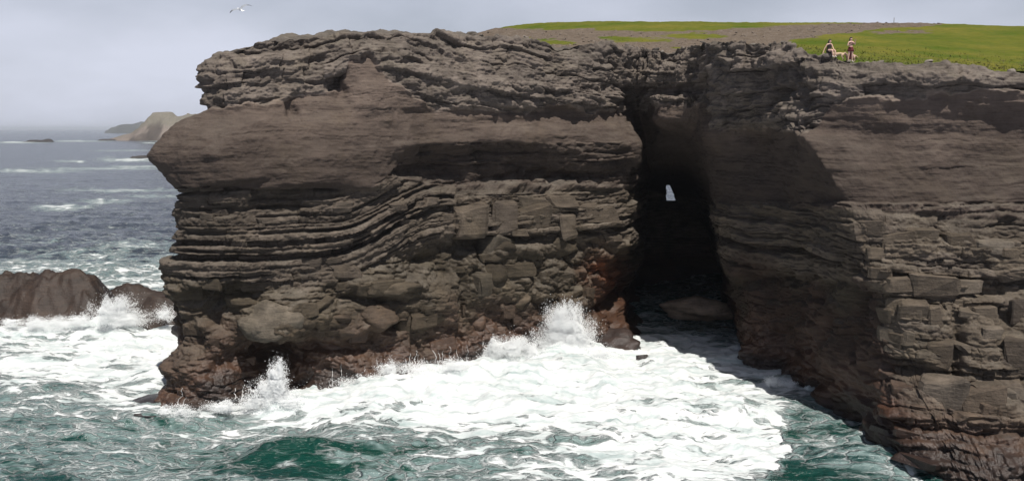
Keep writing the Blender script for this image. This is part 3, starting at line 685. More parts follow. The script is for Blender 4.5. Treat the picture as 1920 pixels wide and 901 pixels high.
# the standing green wave in front and the white heap along the foot of the face
for fx, fy, sx, sy, am in [(590, 858, 110, 20, 0.9), (1600, 850, 90, 14, 0.5), (1010, 712, 150, 22, 1.0), (760, 735, 140, 20, 0.7), (1062, 668, 45, 16, 1.1), (1380, 770, 110, 25, 0.5), (200, 615, 90, 18, 0.9), (520, 760, 40, 12, 0.7), (130, 760, 60, 16, -0.25), (960, 800, 140, 9, -0.3)]:
    SZ += am * np.exp(-((spx + w1 - fx) / sx) ** 2 - ((spy + 0.6 * w1 - fy) / sy) ** 2)
def sea_material():
    t = NT("sea_water")
    p = t.pos()
    fd = t.attr("foam").outputs["Fac"]
    st = t.mapv(p, (0.55, 1.25, 1.0), (0, 0, rad(8)))
    wv = t.node("ShaderNodeTexNoise"); t.put(wv.inputs["Vector"], st); wv.inputs["Scale"].default_value = 0.28; wv.inputs["Detail"].default_value = 3
    off = t.node("ShaderNodeVectorMath", operation='MULTIPLY_ADD')
    t.put(off.inputs[0], wv.outputs["Color"]); off.inputs[1].default_value = (3.2, 3.2, 3.2); t.put(off.inputs[2], st)
    q = off.outputs[0]
    n1 = t.noise(q, 0.5, 8, 0.62, 0.6)
    n0 = t.noise(st, 0.12, 4, 0.55)
    def lace(scale, w):
        v = t.node("ShaderNodeTexVoronoi", feature='DISTANCE_TO_EDGE')
        t.put(v.inputs["Vector"], q); v.inputs["Scale"].default_value = scale
        return t.rng(v.outputs["Distance"], 0.0, w, 1.0, 0.0)
    l1, l2 = lace(0.55, 0.22), lace(1.7, 0.25)
    body = t.math('ADD', t.math('MULTIPLY', t.math('SUBTRACT', n1, 0.5), 1.5), 0.36)
    body = t.math('ADD', body, t.math('MULTIPLY', t.math('SUBTRACT', n0, 0.5), 0.55))
    body = t.math('ADD', body, t.math('MULTIPLY', l1, 0.24))
    body = t.math('ADD', body, t.math('MULTIPLY', l2, 0.13))
    thr = t.rng(fd, 0.0, 1.0, 1.05, 0.06)
    dif = t.math('SUBTRACT', body, thr)
    white = t.rng(dif, -0.05, 0.22, 0, 1, True)
    fine = t.node("ShaderNodeTexVoronoi", feature='DISTANCE_TO_EDGE')
    q2 = t.node("ShaderNodeVectorMath", operation='MULTIPLY_ADD')
    w2 = t.node("ShaderNodeTexNoise"); t.put(w2.inputs["Vector"], st); w2.inputs["Scale"].default_value = 1.1; w2.inputs["Detail"].default_value = 5
    t.put(q2.inputs[0], w2.outputs["Color"]); q2.inputs[1].default_value = (1.5, 1.5, 1.5); t.put(q2.inputs[2], q)
    t.put(fine.inputs["Vector"], q2.outputs[0]); fine.inputs["Scale"].default_value = 1.0
    web = t.rng(fine.outputs["Distance"], 0.0, t.rng(n1, 0.3, 0.7, 0.02, 0.20), 1.0, 0.0, True)
    web = t.math('MULTIPLY', web, t.rng(dif, -0.6, -0.12, 0, 0.62, True))
    white = t.math('MAXIMUM', white, web)
    milk = t.rng(dif, -0.42, 0.06, 0, 1, True)
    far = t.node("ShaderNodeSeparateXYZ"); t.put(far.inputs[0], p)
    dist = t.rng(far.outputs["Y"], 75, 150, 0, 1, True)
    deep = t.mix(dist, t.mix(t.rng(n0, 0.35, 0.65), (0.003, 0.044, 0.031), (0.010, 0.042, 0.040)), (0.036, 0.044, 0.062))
    water = t.mix(t.math('MULTIPLY', milk, 0.9), deep, t.mix(t.rng(fd, 0.62, 0.95, 0, 1, True), (0.24, 0.325, 0.32), (0.44, 0.54, 0.525)))
    foamc = t.mix(t.rng(t.noise(t.mapv(q, (0.6, 1.2, 1)), 0.8, 8, 0.7), 0.32, 0.56), (0.35, 0.425, 0.42), (0.69, 0.71, 0.71))
    col = t.mix(white, water, foamc)
    rip = t.noise(t.mapv(p, (0.8, 1.6, 1)), 1.1, 7, 0.6, 0.4)
    rip2 = t.noise(t.mapv(p, (0.10, 0.24, 1)), 1.0, 5, 0.6)
    hgt = t.math('ADD', t.math('MULTIPLY', rip, 0.5), t.math('MULTIPLY', rip2, 3.0))
    hgt = t.math('ADD', hgt, t.math('MULTIPLY', white, 0.06))
    t.bump(t.math("MULTIPLY", hgt, t.rng(white, 0, 1, 1.0, 0.18)), 0.8, 0.55)
    return t.set(Base_Color=col, Roughness=t.rng(white, 0, 1, 0.16, 0.85), IOR=1.33, Specular_IOR_Level=t.rng(white, 0, 1, 0.5, 0.1))
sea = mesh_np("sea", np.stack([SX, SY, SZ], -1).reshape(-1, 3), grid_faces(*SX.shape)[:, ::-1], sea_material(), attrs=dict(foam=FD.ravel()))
tag(sea, "grey blue ocean turning teal and white with surf around the cliff", "sea", kind="structure")

# ------------------------------------------------------------------ solid pieces: blocks, boulders, rocks in the sea
VPX, VPY = survey(cx, cy, cz)
front = (iv < NV) & (UU > u_tip - 5)
_bin = {}
_idx = np.nonzero(front.ravel())[0]
_kx = (VPX.ravel()[_idx] // 8).astype(int); _ky = (VPY.ravel()[_idx] // 8).astype(int)
_dd = cy.ravel()[_idx]
for a_, b_, i_, d_ in zip(_kx[::3], _ky[::3], _idx[::3], _dd[::3]):
    q_ = _bin.get((a_, b_))
    if q_ is None or d_ < q_[1]:
        _bin[(a_, b_)] = (i_, d_)
def on_cliff(px, py):
    q_ = _bin.get((int(px // 8), int(py // 8)))
    return None if q_ is None else q_[0]
Cf = C.reshape(-1, 3); Nf = N.reshape(-1, 3); wetf = wet.ravel()
def block_mesh(w, h, d, seed, col, wetv):
    r = np.random.default_rng(seed)
    bm = bmesh.new()
    bmesh.ops.create_cube(bm, size=1.0)
    for v in bm.verts:                                   # knock the corners about, then chamfer and roughen
        v.co += Vector((r.normal(0, .09), r.normal(0, .08), r.normal(0, .10)))
    bmesh.ops.bevel(bm, geom=bm.edges[:], offset=0.10, segments=1, affect='EDGES', profile=0.5)
    bmesh.ops.triangulate(bm, faces=bm.faces[:])
    bmesh.ops.subdivide_edges(bm, edges=[e for e in bm.edges if e.calc_length() > 0.45], cuts=1, use_grid_fill=False)
    for v in bm.verts:
        c = v.co
        v.co = ((c.x + r.normal(0, .02)) * w, (c.y + r.normal(0, .012)) * d, (c.z + r.normal(0, .02)) * h)
    bmesh.ops.triangulate(bm, faces=bm.faces[:])
    me = bpy.data.meshes.new("rock_block")
    bm.to_mesh(me); bm.free()
    n = len(me.vertices)
    a = me.attributes.new("rock_col", 'FLOAT_COLOR', 'POINT'); a.data.foreach_set("color", np.tile(np.append(col, 1), n).astype(np.float32))
    a = me.attributes.new("wet", 'FLOAT', 'POINT'); a.data.foreach_set("value", np.full(n, wetv, np.float32))
    a = me.attributes.new("fleck", 'FLOAT', 'POINT'); a.data.foreach_set("value", np.full(n, 0.5 * (1 - wetv), np.float32))
    me.materials.append(ROCK)
    return me
def put_block(px0, px1, py0, py1, seed, proud=0.12):
    i = on_cliff((px0 + px1) / 2, (py0 + py1) / 2)
    if i is None: return
    d = cy.ravel()[i]; w = (px1 - px0) * d / FOC; h = (py1 - py0) * d / FOC
    n = Vector(Nf[i]); n.z *= 0.2; n.normalize()
    dep = max(0.8, 0.7 * w)
    p = Vector(V[i]) + n * (proud - dep * 0.5)
    r = np.random.default_rng(seed)
    col = np.clip(Cf[i] * r.uniform(0.9, 1.15), 0.015, 0.2)
    o = bpy.data.objects.new("rock_block", block_mesh(w, h, dep, seed, col, float(wetf[i])))
    COL.objects.link(o)
    o.parent = cliff
    o.location = p
    o.rotation_euler = (r.normal(0, 0.05), r.normal(0, 0.05), math.atan2(n.x, -n.y) + r.normal(0, 0.10))
for k, q in enumerate([(862, 928, 381, 440), (930, 985, 378, 442), (984, 1042, 380, 440), (1046, 1090, 393, 440), (976, 1030, 363, 391), (1030, 1086, 366, 392), (1090, 1170, 384, 420), (905, 975, 440, 486),
                       (1652, 1684, 560, 606), (1684, 1738, 566, 612), (1832, 1876, 574, 608), (1838, 1874, 610, 634), (1650, 1715, 514, 544), (1716, 1812, 514, 560), (1722, 1806, 700, 792), (1812, 1886, 718, 796),
                       (1770, 1830, 430, 470), (1830, 1905, 445, 478), (1700, 1760, 425, 465), (1610, 1660, 410, 440), (1745, 1790, 640, 690), (1738, 1770, 575, 620), (1895, 1935, 560, 600), (1890, 1935, 640, 700),
                       (890, 960, 505, 555), (950, 1010, 490, 520), (700, 770, 525, 558), (620, 680, 505, 528)]):
    put_block(*q, seed=500 + k, proud=0.08 if q[0] < 1300 else 0.0)
for k in range(110):
    if k < 60:
        if k % 2: continue
        px, py = rng.uniform(1640, 1915), rng.uniform(425, 880); w = rng.uniform(28, 84); h = rng.uniform(13, 32)
    elif k < 85:
        px, py = rng.uniform(345, 1170), rng.uniform(372, 520); w = rng.uniform(20, 50); h = rng.uniform(9, 17)
    else:
        px, py = rng.uniform(345, 1130), rng.uniform(510, 690); w = rng.uniform(22, 50); h = rng.uniform(14, 30)
    put_block(px - w / 2, px + w / 2, py - h / 2, py + h / 2, 700 + k, rng.uniform(-0.06, 0.10))

def gen_rock(name, c, size, seed, col, wetv=0.0, sub=4, rough=0.12, fleck=0.3, rz=0.0, parent=None):
    r = np.random.default_rng(seed)
    bm = bmesh.new()
    bmesh.ops.create_icosphere(bm, subdivisions=sub, radius=1.0)
    P = np.array([v.co[:] for v in bm.verts])
    nrm = r.normal(size=(16, 3)); nrm /= np.linalg.norm(nrm, axis=1, keepdims=True)
    dd = r.uniform(0.62, 0.95, 16)
    dot = P @ nrm.T
    R_ = np.where(dot > 0.05, dd / np.maximum(dot, 0.05), 9).min(1)
    R_ = np.minimum(R_, 1.15)
    P = P * R_[:, None]
    P = P * (1 + rough * fbm(P[:, 0] * 1.6 + seed, P[:, 1] * 1.6, P[:, 2] * 2.6, 5, seed, 0.6))[:, None]
    P = P * np.array(size) / 2
    cr, sr = math.cos(rz), math.sin(rz)
    P[:, :2] = P[:, :2] @ np.array([[cr, sr], [-sr, cr]])
    for v, p in zip(bm.verts, P): v.co = p
    F = np.array([[v.index for v in f.verts] for f in bm.faces]); bm.free()
    n = len(P)
    tint = 1 + 0.25 * fbm(P[:, 0], P[:, 1], P[:, 2] * 2, 3, seed + 9)
    o = mesh_np(name, P, F, ROCK, parent, dict(rock_col=np.array(col)[None] * tint[:, None], wet=np.full(n, wetv), fleck=np.full(n, fleck)), smooth=False if sub < 4 else True)
    o.location = c
    return o

def ridge_rock(name, profile, d, depth, seed, col, wetv, dens=0.22, strat=0.5, fleck=0.0, back=0.45, amp=1.0, top=None):
    """A rock ridge standing in the water: skyline profile (px, py) at distance d, thick in depth."""
    xs = np.array([at(px, 300, d)[0] for px, py in profile]); hs = np.array([at(px, py, d)[2] for px, py in profile])
    x = np.arange(xs[0], xs[-1], dens); y = np.linspace(-0.5, 0.5, int(depth / dens)) * depth
    XX, YY = np.meshgrid(x, y)
    hh = np.interp(XX, xs, hs)
    t = YY / depth + 0.5
    prof = np.where(t < back, sstep(-0.02, back, t) ** 0.8, 1 - sstep(back, 1.02, t) ** 1.2)
    sc = d / 85.0
    nz = fbm(XX / (3.0 * sc), YY / (3.0 * sc), 0 * XX, 6, seed, 0.58)
    bl, bi = rocks(XX / (2.4 * sc), (YY + 0.3 * XX) / (1.8 * sc), seed + 3, 1.0, 0.25, 0.8)
    ZZ = (hh + 1.5 * sc) * prof - 1.5 * sc + amp * (0.16 * nz + 0.2 * (bl - 0.4) + 0.14 * (rocks(XX / (0.9 * sc), (YY + 0.4 * XX) / (0.7 * sc), seed + 7, 1.1, 0.25, 0.9)[0] - 0.2) + 0.05 * fbm(XX / (0.8 * sc), YY / (0.8 * sc), 0 * XX, 4, seed + 8)) * np.maximum(hh, 0.6 * sc) * sstep(0.02, 0.3, prof)
    st = strat * sc
    q = ZZ / st + 0.5 * vnoise(XX / (5 * sc), YY / (5 * sc), 0 * XX, seed + 5)
    ZZ = ZZ + 0.5 * st * (np.floor(q) + sstep(0.25, 0.75, q - np.floor(q)) - q)
    tint = 1 + 0.3 * (bi - 0.5) + 0.2 * nz
    n = XX.size
    wv = np.clip(wetv + 0 * XX, 0, 1)
    col = np.array(col)
    cc = col[None] * tint.reshape(-1, 1)
    if top is not None:                                   # thin turf on the flat top, broken rock below
        wt = sstep(0.58, 0.80, (ZZ / np.maximum(hh, 1) + 0.18 * nz)).reshape(-1, 1)
        pk = sstep(0.05, 0.3, fbm(XX / (1.6 * sc), YY / (3 * sc), ZZ / (1.0 * sc), 4, seed + 11)).reshape(-1, 1)
        cc = cc * (1 - 0.55 * pk) * (1 - wt) + np.array(top)[None] * (0.85 + 0.3 * tint.reshape(-1, 1) - 0.2) * wt
    o = mesh_np(name, np.stack([XX, YY + d, ZZ], -1).reshape(-1, 3), grid_faces(*XX.shape), ROCK, None, dict(rock_col=np.clip(cc, 0, 1), wet=wv.ravel(), fleck=np.full(n, fleck)))
    return o
for k, (px, py, w, h, q) in enumerate([(512, 602, 118, 84, .42), (600, 575, 80, 40, .3), (655, 600, 90, 50, .3), (800, 590, 110, 95, .34), (720, 600, 70, 60, .3), (935, 520, 110, 60, .3), (990, 560, 80, 50, .3), (1040, 520, 70, 60, .3),
                                       (450, 560, 70, 40, .3), (900, 610, 80, 50, .25), (760, 540, 90, 36, .3), (965, 465, 110, 44, .3), (1060, 470, 70, 50, .25), (620, 650, 90, 60, .25), (1000, 620, 90, 44, .25)]):
    i = on_cliff(px, py)
    if i is None: continue
    d_ = cy.ravel()[i]; w_, h_ = w * d_ / FOC, h * d_ / FOC
    n_ = Vector(Nf[i]); n_.z = 0; n_.normalize()
    dep = 0.9 * w_
    pc = Vector(V[i]) + n_ * (q - 0.5 * dep)
    o = gen_rock("rock_block", pc, (w_ * 1.1, dep, h_ * 1.1), 60 + k, Cf[i] * (1.25 if k % 3 == 0 else 1.0), float(wetf[i]), 4, 0.10, 0.4, math.atan2(n_.x, -n_.y), cliff)
DARK = (0.032, 0.020, 0.014)
o = ridge_rock("sea_rock", [(-420, 606), (-300, 560), (-120, 512), (0, 510), (60, 509), (95, 506), (125, 512), (165, 514), (182, 532), (196, 556), (215, 600), (228, 618)], 88, 12, 21, DARK, 0.7, 0.16, 0.3, 0.0, 0.45, 0.6)
tag(o, "large dark brown rock in the surf at the left edge of the picture", "rock")
o = ridge_rock("sea_rock", [(165, 600), (185, 545), (205, 535), (238, 529), (270, 540), (300, 549), (340, 556), (380, 580), (420, 612)], 93, 8, 22, DARK, 0.7, 0.16, 0.3, 0.0, 0.45, 0.6)
tag(o, "low dark rock ridge between the large surf rock and the cliff tip", "rock")
o = ridge_rock("sea_rock", [(238, 618), (252, 574), (266, 558), (290, 552), (330, 556), (380, 585), (410, 618)], 84.5, 6, 23, DARK, 0.7, 0.16, 0.3, 0.0, 0.45, 0.6)
tag(o, "small dark rock with foam in front, tucked beside the cliff tip", "rock")
o = ridge_rock("reef", [(225, 300.5), (240, 297), (262, 294), (288, 289), (330, 284), (380, 300)], 590, 30, 24, (0.05, 0.045, 0.042), 0.3, 0.9)
tag(o, "thin black reef behind a bright white breaker left of the cliff tip", "reef")
o = ridge_rock("reef", [(46, 265), (62, 262.2), (80, 260.6), (98, 261), (106, 265)], 1330, 70, 25, (0.05, 0.045, 0.045), 0.2, 2.0)
tag(o, "small black reef far out between two white breaker lines", "reef")
o = ridge_rock("reef", [(186, 264.5), (197, 261.3), (212, 261.6), (222, 264.5)], 1480, 70, 28, (0.05, 0.045, 0.045), 0.2, 2.0)
tag(o, "tiny black reef just off the foot of the distant pale headland", "reef")
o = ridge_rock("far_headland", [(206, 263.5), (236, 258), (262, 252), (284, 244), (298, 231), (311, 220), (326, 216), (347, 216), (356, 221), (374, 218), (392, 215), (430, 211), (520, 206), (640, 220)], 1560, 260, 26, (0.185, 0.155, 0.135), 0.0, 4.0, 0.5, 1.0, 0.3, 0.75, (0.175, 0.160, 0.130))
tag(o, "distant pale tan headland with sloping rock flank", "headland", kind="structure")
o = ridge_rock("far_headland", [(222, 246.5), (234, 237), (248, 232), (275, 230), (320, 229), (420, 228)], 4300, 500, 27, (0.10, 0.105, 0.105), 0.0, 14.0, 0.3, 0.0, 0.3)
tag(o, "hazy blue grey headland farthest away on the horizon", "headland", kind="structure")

wp = lambda px, py, z=0.0: at_z(px, py, z)
c = wp(1312, 592)
o = gen_rock("boulder", (c[0], c[1] + 2.0, 0.5), (7.4, 6.0, 3.0), 31, (0.42, 0.31, 0.23), 0.2, 4, 0.14, 0.0)  # tan rock, colour raised to stand in for light from the far opening
tag(o, "low tan brown boulder awash on the cave floor", "boulder")
c = wp(1150, 655)
o = gen_rock("boulder", (c[0], c[1] + 1.0, 0.1), (5.2, 4.4, 2.6), 32, (0.040, 0.027, 0.023), 0.9, 4, 0.14, 0.0, 0.4)
tag(o, "wet dark boulder at the left foot of the cave mouth", "boulder")
c = wp(1206, 684)
o = gen_rock("boulder", (c[0], c[1] + 0.2, 0.35), (1.1, 0.9, 1.3), 33, (0.03, 0.024, 0.022), 0.9, 3, 0.1, 0.0)
tag(o, "small black rock poking out of the foam before the cave", "boulder")
c = wp(252, 772)
o = gen_rock("rock_ledge", (c[0] + 0.4, c[1] + 2.2, -0.15), (5.6, 5.0, 0.9), 34, (0.035, 0.03, 0.03), 1.0, 4, 0.16, 0.0, 0.5)
tag(o, "slick dark ledge washed by foam at the foot of the cliff tip", "rock ledge")

# loose stones along the rim and on the bare ground
def ground_z(x, y):
    m = (np.abs(cx[NV - 20:] - x) < 0.25) & (np.abs(cy[NV - 20:] - y) < 0.25)
    zz = [cz[NV - 20:][m].max()] if m.any() else []
    gm_ = (np.abs(GX - x) < 0.3) & (np.abs(GY - y) < 0.35) & (near > 0.9)
    if gm_.any(): zz.append(GZ[gm_].mean())
    return max(zz) if zz else float(hill_z(x, y))
stone_src = []
rr_ = np.random.default_rng(77)
stone_meshes = []
for k in range(6):
    t_ = gen_rock("stone", (0, 0, 0), (1, 0.9, 0.62), 300 + k, (0.17, 0.15, 0.13), 0.0, 2, 0.10, 0.5)
    stone_meshes.append(t_.data); bpy.data.objects.remove(t_)
for k in range(46):
    px = rr_.uniform(1350, 1915) if k % 3 else rr_.uniform(900, 1340)
    x, y, _ = at(px, 100, float(np.interp(px, [q[0] for q in rim_src], [q[2] for q in rim_src])))
    y += rr_.uniform(0.2, 2.6); sz = rr_.uniform(0.25, 0.75)
    o = bpy.data.objects.new("stone", stone_meshes[k % 6]); COL.objects.link(o)
    o.location = (x, y, ground_z(x, y) + 0.12 * sz); o.scale = (sz * rr_.uniform(0.8, 1.4), sz, sz * rr_.uniform(0.7, 1.1)); o.rotation_euler = (rr_.normal(0, .2), rr_.normal(0, .2), rr_.uniform(0, 6.3))
    tag(o, "grey weathered stone lying loose along the cliff rim", "stone", "loose stones along the cliff rim")
sv, sf, sc_ = [], [], []
base = [(np.array([v.co[:] for v in m.vertices]), np.array([p.vertices[:] for p in m.polygons])) for m in stone_meshes[:1]]
bm = bmesh.new(); bmesh.ops.create_icosphere(bm, subdivisions=1, radius=0.5)
bP = np.array([v.co[:] for v in bm.verts]); bF = np.array([[v.index for v in f.verts] for f in bm.faces]); bm.free()
cand = np.argwhere((stony > 0.6) & (near > 2.5) & (GX > -8) & (GX < 60) & (GY < 150))
pick = cand[rr_.choice(len(cand), 1100, replace=False)]
for a_, b_ in pick:
    sz = 0.08 + 0.26 * rr_.random() ** 3
    Pq = bP * (1 + 0.35 * rr_.normal(size=(len(bP), 1))) * sz * np.array([1.2, 1.0, 0.7]) + np.array([GX[a_, b_] + rr_.uniform(-.2, .2), GY[a_, b_], GZ[a_, b_] + 0.1 * sz])
    sf.append(bF + len(sv) * len(bP)); sv.append(Pq)
sv = np.concatenate(sv); sf = np.concatenate(sf)
o = mesh_np("scree", sv, sf, ROCK, None, dict(rock_col=np.full((len(sv), 3), (0.17, 0.14, 0.115)), wet=np.zeros(len(sv)), fleck=np.full(len(sv), 0.4)), smooth=False)
tag(o, "scattered small stones on the bare brown ground of the hill", "scree", kind="stuff")

# rough grass blades on the turf
cand = np.argwhere((stony < 0.35) & (near > 1.6) & (GX > 5) & (GX < 48) & (GY < 105))
pw = np.exp(-near[cand[:, 0], cand[:, 1]] / 7.0); pick = cand[rr_.choice(len(cand), 6000, replace=True, p=pw / pw.sum())]
gxp = GX[pick[:, 0], pick[:, 1]] + rr_.uniform(-.15, .15, len(pick)); gyp = GY[pick[:, 0], pick[:, 1]] + rr_.uniform(-.15, .15, len(pick)); gzp = GZ[pick[:, 0], pick[:, 1]] - 0.03
an = rr_.uniform(0, 6.3, len(pick)); hgt = rr_.uniform(0.05, 0.18, len(pick)); wd = rr_.uniform(0.02, 0.06, len(pick))
A = np.stack([gxp - wd * np.cos(an), gyp - wd * np.sin(an), gzp], -1); B = np.stack([gxp + wd * np.cos(an), gyp + wd * np.sin(an), gzp], -1)
T = np.stack([gxp + rr_.normal(0, .08, len(pick)), gyp + rr_.normal(0, .08, len(pick)), gzp + hgt], -1)
t = NT("grass_blade"); gi = t.noise(t.pos(), 0.4, 3)
GRASS = t.set(Base_Color=t.mix(t.rng(gi, .35, .65), (0.075, 0.095, 0.016), (0.13, 0.115, 0.025)), Roughness=0.8)
o = mesh_np("grass", np.stack([A, B, T], 1).reshape(-1, 3), np.arange(3 * len(pick)).reshape(-1, 3), GRASS, smooth=False)
tag(o, "short rough grass growing on the hill above the cliff", "grass", kind="stuff")

# ------------------------------------------------------------------ spray and run-off
t = NT("spray")
tr = t.node("ShaderNodeBsdfTranslucent"); tr.inputs[0].default_value = (0.9, 0.92, 0.93, 1)
mx = t.node("ShaderNodeMixShader"); mx.inputs[0].default_value = 0.15
t.set(Base_Color=(0.92, 0.93, 0.93), Roughness=0.8, Specular_IOR_Level=0.1)
t.l.new(t.b.outputs[0], mx.inputs[1]); t.l.new(tr.outputs[0], mx.inputs[2]); t.l.new(mx.outputs[0], t.out.inputs["Surface"])
SPRAY = t.m
gt = bpy.data.node_groups.new("drops", 'GeometryNodeTree')          # loose vertices -> round drops
gt.interface.new_socket("Geometry", in_out='INPUT', socket_type='NodeSocketGeometry')
gt.interface.new_socket("Geometry", in_out='OUTPUT', socket_type='NodeSocketGeometry')
gi_, go_ = gt.nodes.new("NodeGroupInput"), gt.nodes.new("NodeGroupOutput")
mp_ = gt.nodes.new("GeometryNodeMeshToPoints"); na_ = gt.nodes.new("GeometryNodeInputNamedAttribute"); sm_ = gt.nodes.new("GeometryNodeSetMaterial")
na_.data_type = 'FLOAT'; na_.inputs["Name"].default_value = "drop"
sm_.inputs["Material"].default_value = SPRAY
gt.links.new(gi_.outputs[0], mp_.inputs["Mesh"]); gt.links.new(na_.outputs["Attribute"], mp_.inputs["Radius"])
gt.links.new(mp_.outputs[0], sm_.inputs["Geometry"]); gt.links.new(sm_.outputs[0], go_.inputs[0])
def spray(label, lobes, d, seed, lo=0.005, hi=0.027, dens=17):
    r = np.random.default_rng(seed)
    pts, rads = [], []
    for px, py, rx_, ry_, n in lobes:
        n = int(n * dens)
        q = np.clip(r.normal(size=(n, 3)) * 0.52, -1.7, 1.7)
        rr = np.linalg.norm(q, axis=1)
        c = np.array(at(px, py, d)); s_ = d / FOC
        f = fbm(q[:, 0] * 2.0 + seed + px, q[:, 1] * 2.0, q[:, 2] * 1.1, 4, seed)
        kp = r.random(n) < np.clip(1.15 + 1.3 * f - 0.75 * rr, 0.02, 1)
        P = c + q * np.array([rx_ * s_, rx_ * s_ * 0.8, ry_ * s_])
        P[:, 2] += np.maximum(0, f) * 0.5 * ry_ * s_ * (q[:, 2] > 0)
        kp &= P[:, 2] > -0.2
        pts.append(P[kp]); rads.append((lo + (hi - lo) * r.random(n) ** 4)[kp])
    P = np.concatenate(pts); R_ = np.concatenate(rads)
    me = bpy.data.meshes.new("spray"); me.vertices.add(len(P)); me.vertices.foreach_set("co", P.astype(np.float32).ravel())
    a = me.attributes.new("drop", 'FLOAT', 'POINT'); a.data.foreach_set("value", R_.astype(np.float32))
    me.materials.append(SPRAY); me.update()
    o = bpy.data.objects.new("spray", me); COL.objects.link(o)
    o.modifiers.new("drops", 'NODES').node_group = gt
    return tag(o, label, "spray", kind="stuff")
spray("tall white burst of spray against the cliff left of the cave", [(1046, 620, 22, 34, 6500), (1070, 622, 30, 38, 8000), (1088, 642, 28, 32, 4500), (1034, 650, 36, 28, 4500), (1052, 594, 14, 22, 1800), (1095, 668, 44, 14, 2200)], 72.6, 1)
spray("low ragged spray heap against the cliff foot left of the tall burst", [(925, 658, 24, 18, 3000), (962, 652, 38, 18, 4000), (1000, 660, 22, 12, 1500), (895, 678, 30, 18, 2200), (1120, 672, 34, 16, 1800), (860, 690, 40, 12, 1600)], 70.6, 2)
spray("white jet of spray at the mouth of the small hollow in the cliff foot", [(519, 710, 15, 27, 3400), (505, 738, 30, 22, 3800), (535, 752, 32, 14, 2200), (475, 754, 26, 11, 1200)], 58.9, 3)
spray("thin line of spray along the foot of the broad cliff face", [(600, 735, 40, 12, 1500), (660, 720, 40, 12, 1500), (735, 692, 26, 14, 1300), (700, 706, 30, 12, 1000), (790, 690, 40, 9, 1000), (850, 685, 30, 10, 900)], 63.6, 4)
spray("white spray thrown up in front of the large rock at the left edge", [(70, 606, 30, 10, 1400), (150, 600, 20, 10, 1000), (200, 588, 28, 24, 3400), (226, 578, 26, 20, 2800), (240, 600, 40, 16, 2400), (110, 608, 40, 10, 1400), (20, 604, 22, 8, 700), (310, 590, 18, 14, 900)], 81.5, 5)
spray("scattered drops of spray around the foot of the cliff tip", [(345, 768, 40, 7, 800), (420, 762, 30, 8, 800), (310, 770, 16, 8, 400)], 58.2, 6, 0.006, 0.025)
spray("small splash at the foot of the shaded cliff wall", [(1450, 716, 16, 8, 700), (1480, 722, 14, 6, 400), (1560, 745, 20, 6, 500)], 64, 7, 0.006, 0.03)
rv, rf = [], []
off_ = 0
for k in range(36):
    z0 = [(430, 490), (590, 650), (740, 880), (310, 440), (700, 800), (780, 860)][k % 6]
    px = rr_.uniform(*z0); d_base = {0: 770, 1: 738, 2: 702, 3: 775, 4: 712, 5: 700}[k % 6]
    i0 = on_cliff(px, d_base - rr_.uniform(15, 65))
    if i0 is None: continue
    row, colm = divmod(i0, NU)
    ln = int(rr_.uniform(8, 34))
    w_ = rr_.uniform(0.006, 0.02)
    pts = []
    cc_ = float(colm)
    for r_ in range(row, max(row - ln, 2), -1):
        cc_ += rr_.normal(0, 0.12); ci = int(np.clip(cc_, 3, NU - 4))
        P_ = np.array((cx[r_, ci], cy[r_, ci], cz[r_, ci])) + N[r_, ci] * 0.06
        pts.append(P_)
    pts = np.array(pts)
    if len(pts) < 4: continue
    side = np.array((1.0, 0.3, 0)) * w_
    tw = np.linspace(0.4, 1.3, len(pts))[:, None]
    Vr = np.concatenate([pts - side * tw, pts + side * tw, pts + np.array((0, -0.05, 0))])
    n_ = len(pts); i_ = np.arange(n_ - 1)
    rf.append(np.concatenate([np.stack([i_, i_ + 1, 2 * n_ + i_ + 1, 2 * n_ + i_], 1), np.stack([2 * n_ + i_, 2 * n_ + i_ + 1, n_ + i_ + 1, n_ + i_], 1)]) + off_); rv.append(Vr); off_ += 3 * n_
o = mesh_np("runoff", np.concatenate(rv), np.concatenate(rf), SPRAY)
tag(o, "thin white threads of water running off the wet cliff foot", "runoff", kind="stuff")

# ------------------------------------------------------------------ people, dogs, gull, post
def simple(name, col, rough=0.7, var=0.0):
    t = NT(name)
    n = t.noise(t.node("ShaderNodeTexCoord").outputs["Object"], 14, 3)
    k = t.rng(n, 0.3, 0.7, 1 - var, 1 + var)
    vv = t.node("ShaderNodeCombineXYZ")
    for i in range(3): t.l.new(k, vv.inputs[i])
    return t.set(Base_Color=t.mix(1.0, col, vv.outputs[0], 'MULTIPLY'), Roughness=rough)
SKIN = simple("skin", (0.62, 0.40, 0.31), 0.55, 0.06)
HAIR = simple("dark_hair", (0.022, 0.014, 0.010), 0.5, 0.3)
BLACK = simple("black_cloth", (0.02, 0.014, 0.016), 0.85, 0.2)
RED = simple("dark_red_cloth", (0.11, 0.014, 0.018), 0.85, 0.2)
TOP = simple("plum_cloth", (0.10, 0.05, 0.05), 0.85, 0.2)
SHOE = simple("shoe_canvas", (0.55, 0.5, 0.46), 0.8, 0.1)
EYE = simple("eye", (0.02, 0.015, 0.012), 0.3)
LIP = simple("lips", (0.40, 0.14, 0.12), 0.5)
CREAM = simple("cream_fur", (0.52, 0.38, 0.25), 0.9, 0.25)
PALE = simple("pale_pink_fur", (0.50, 0.34, 0.27), 0.9, 0.3)
NOSE = simple("nose_leather", (0.02, 0.016, 0.015), 0.4)

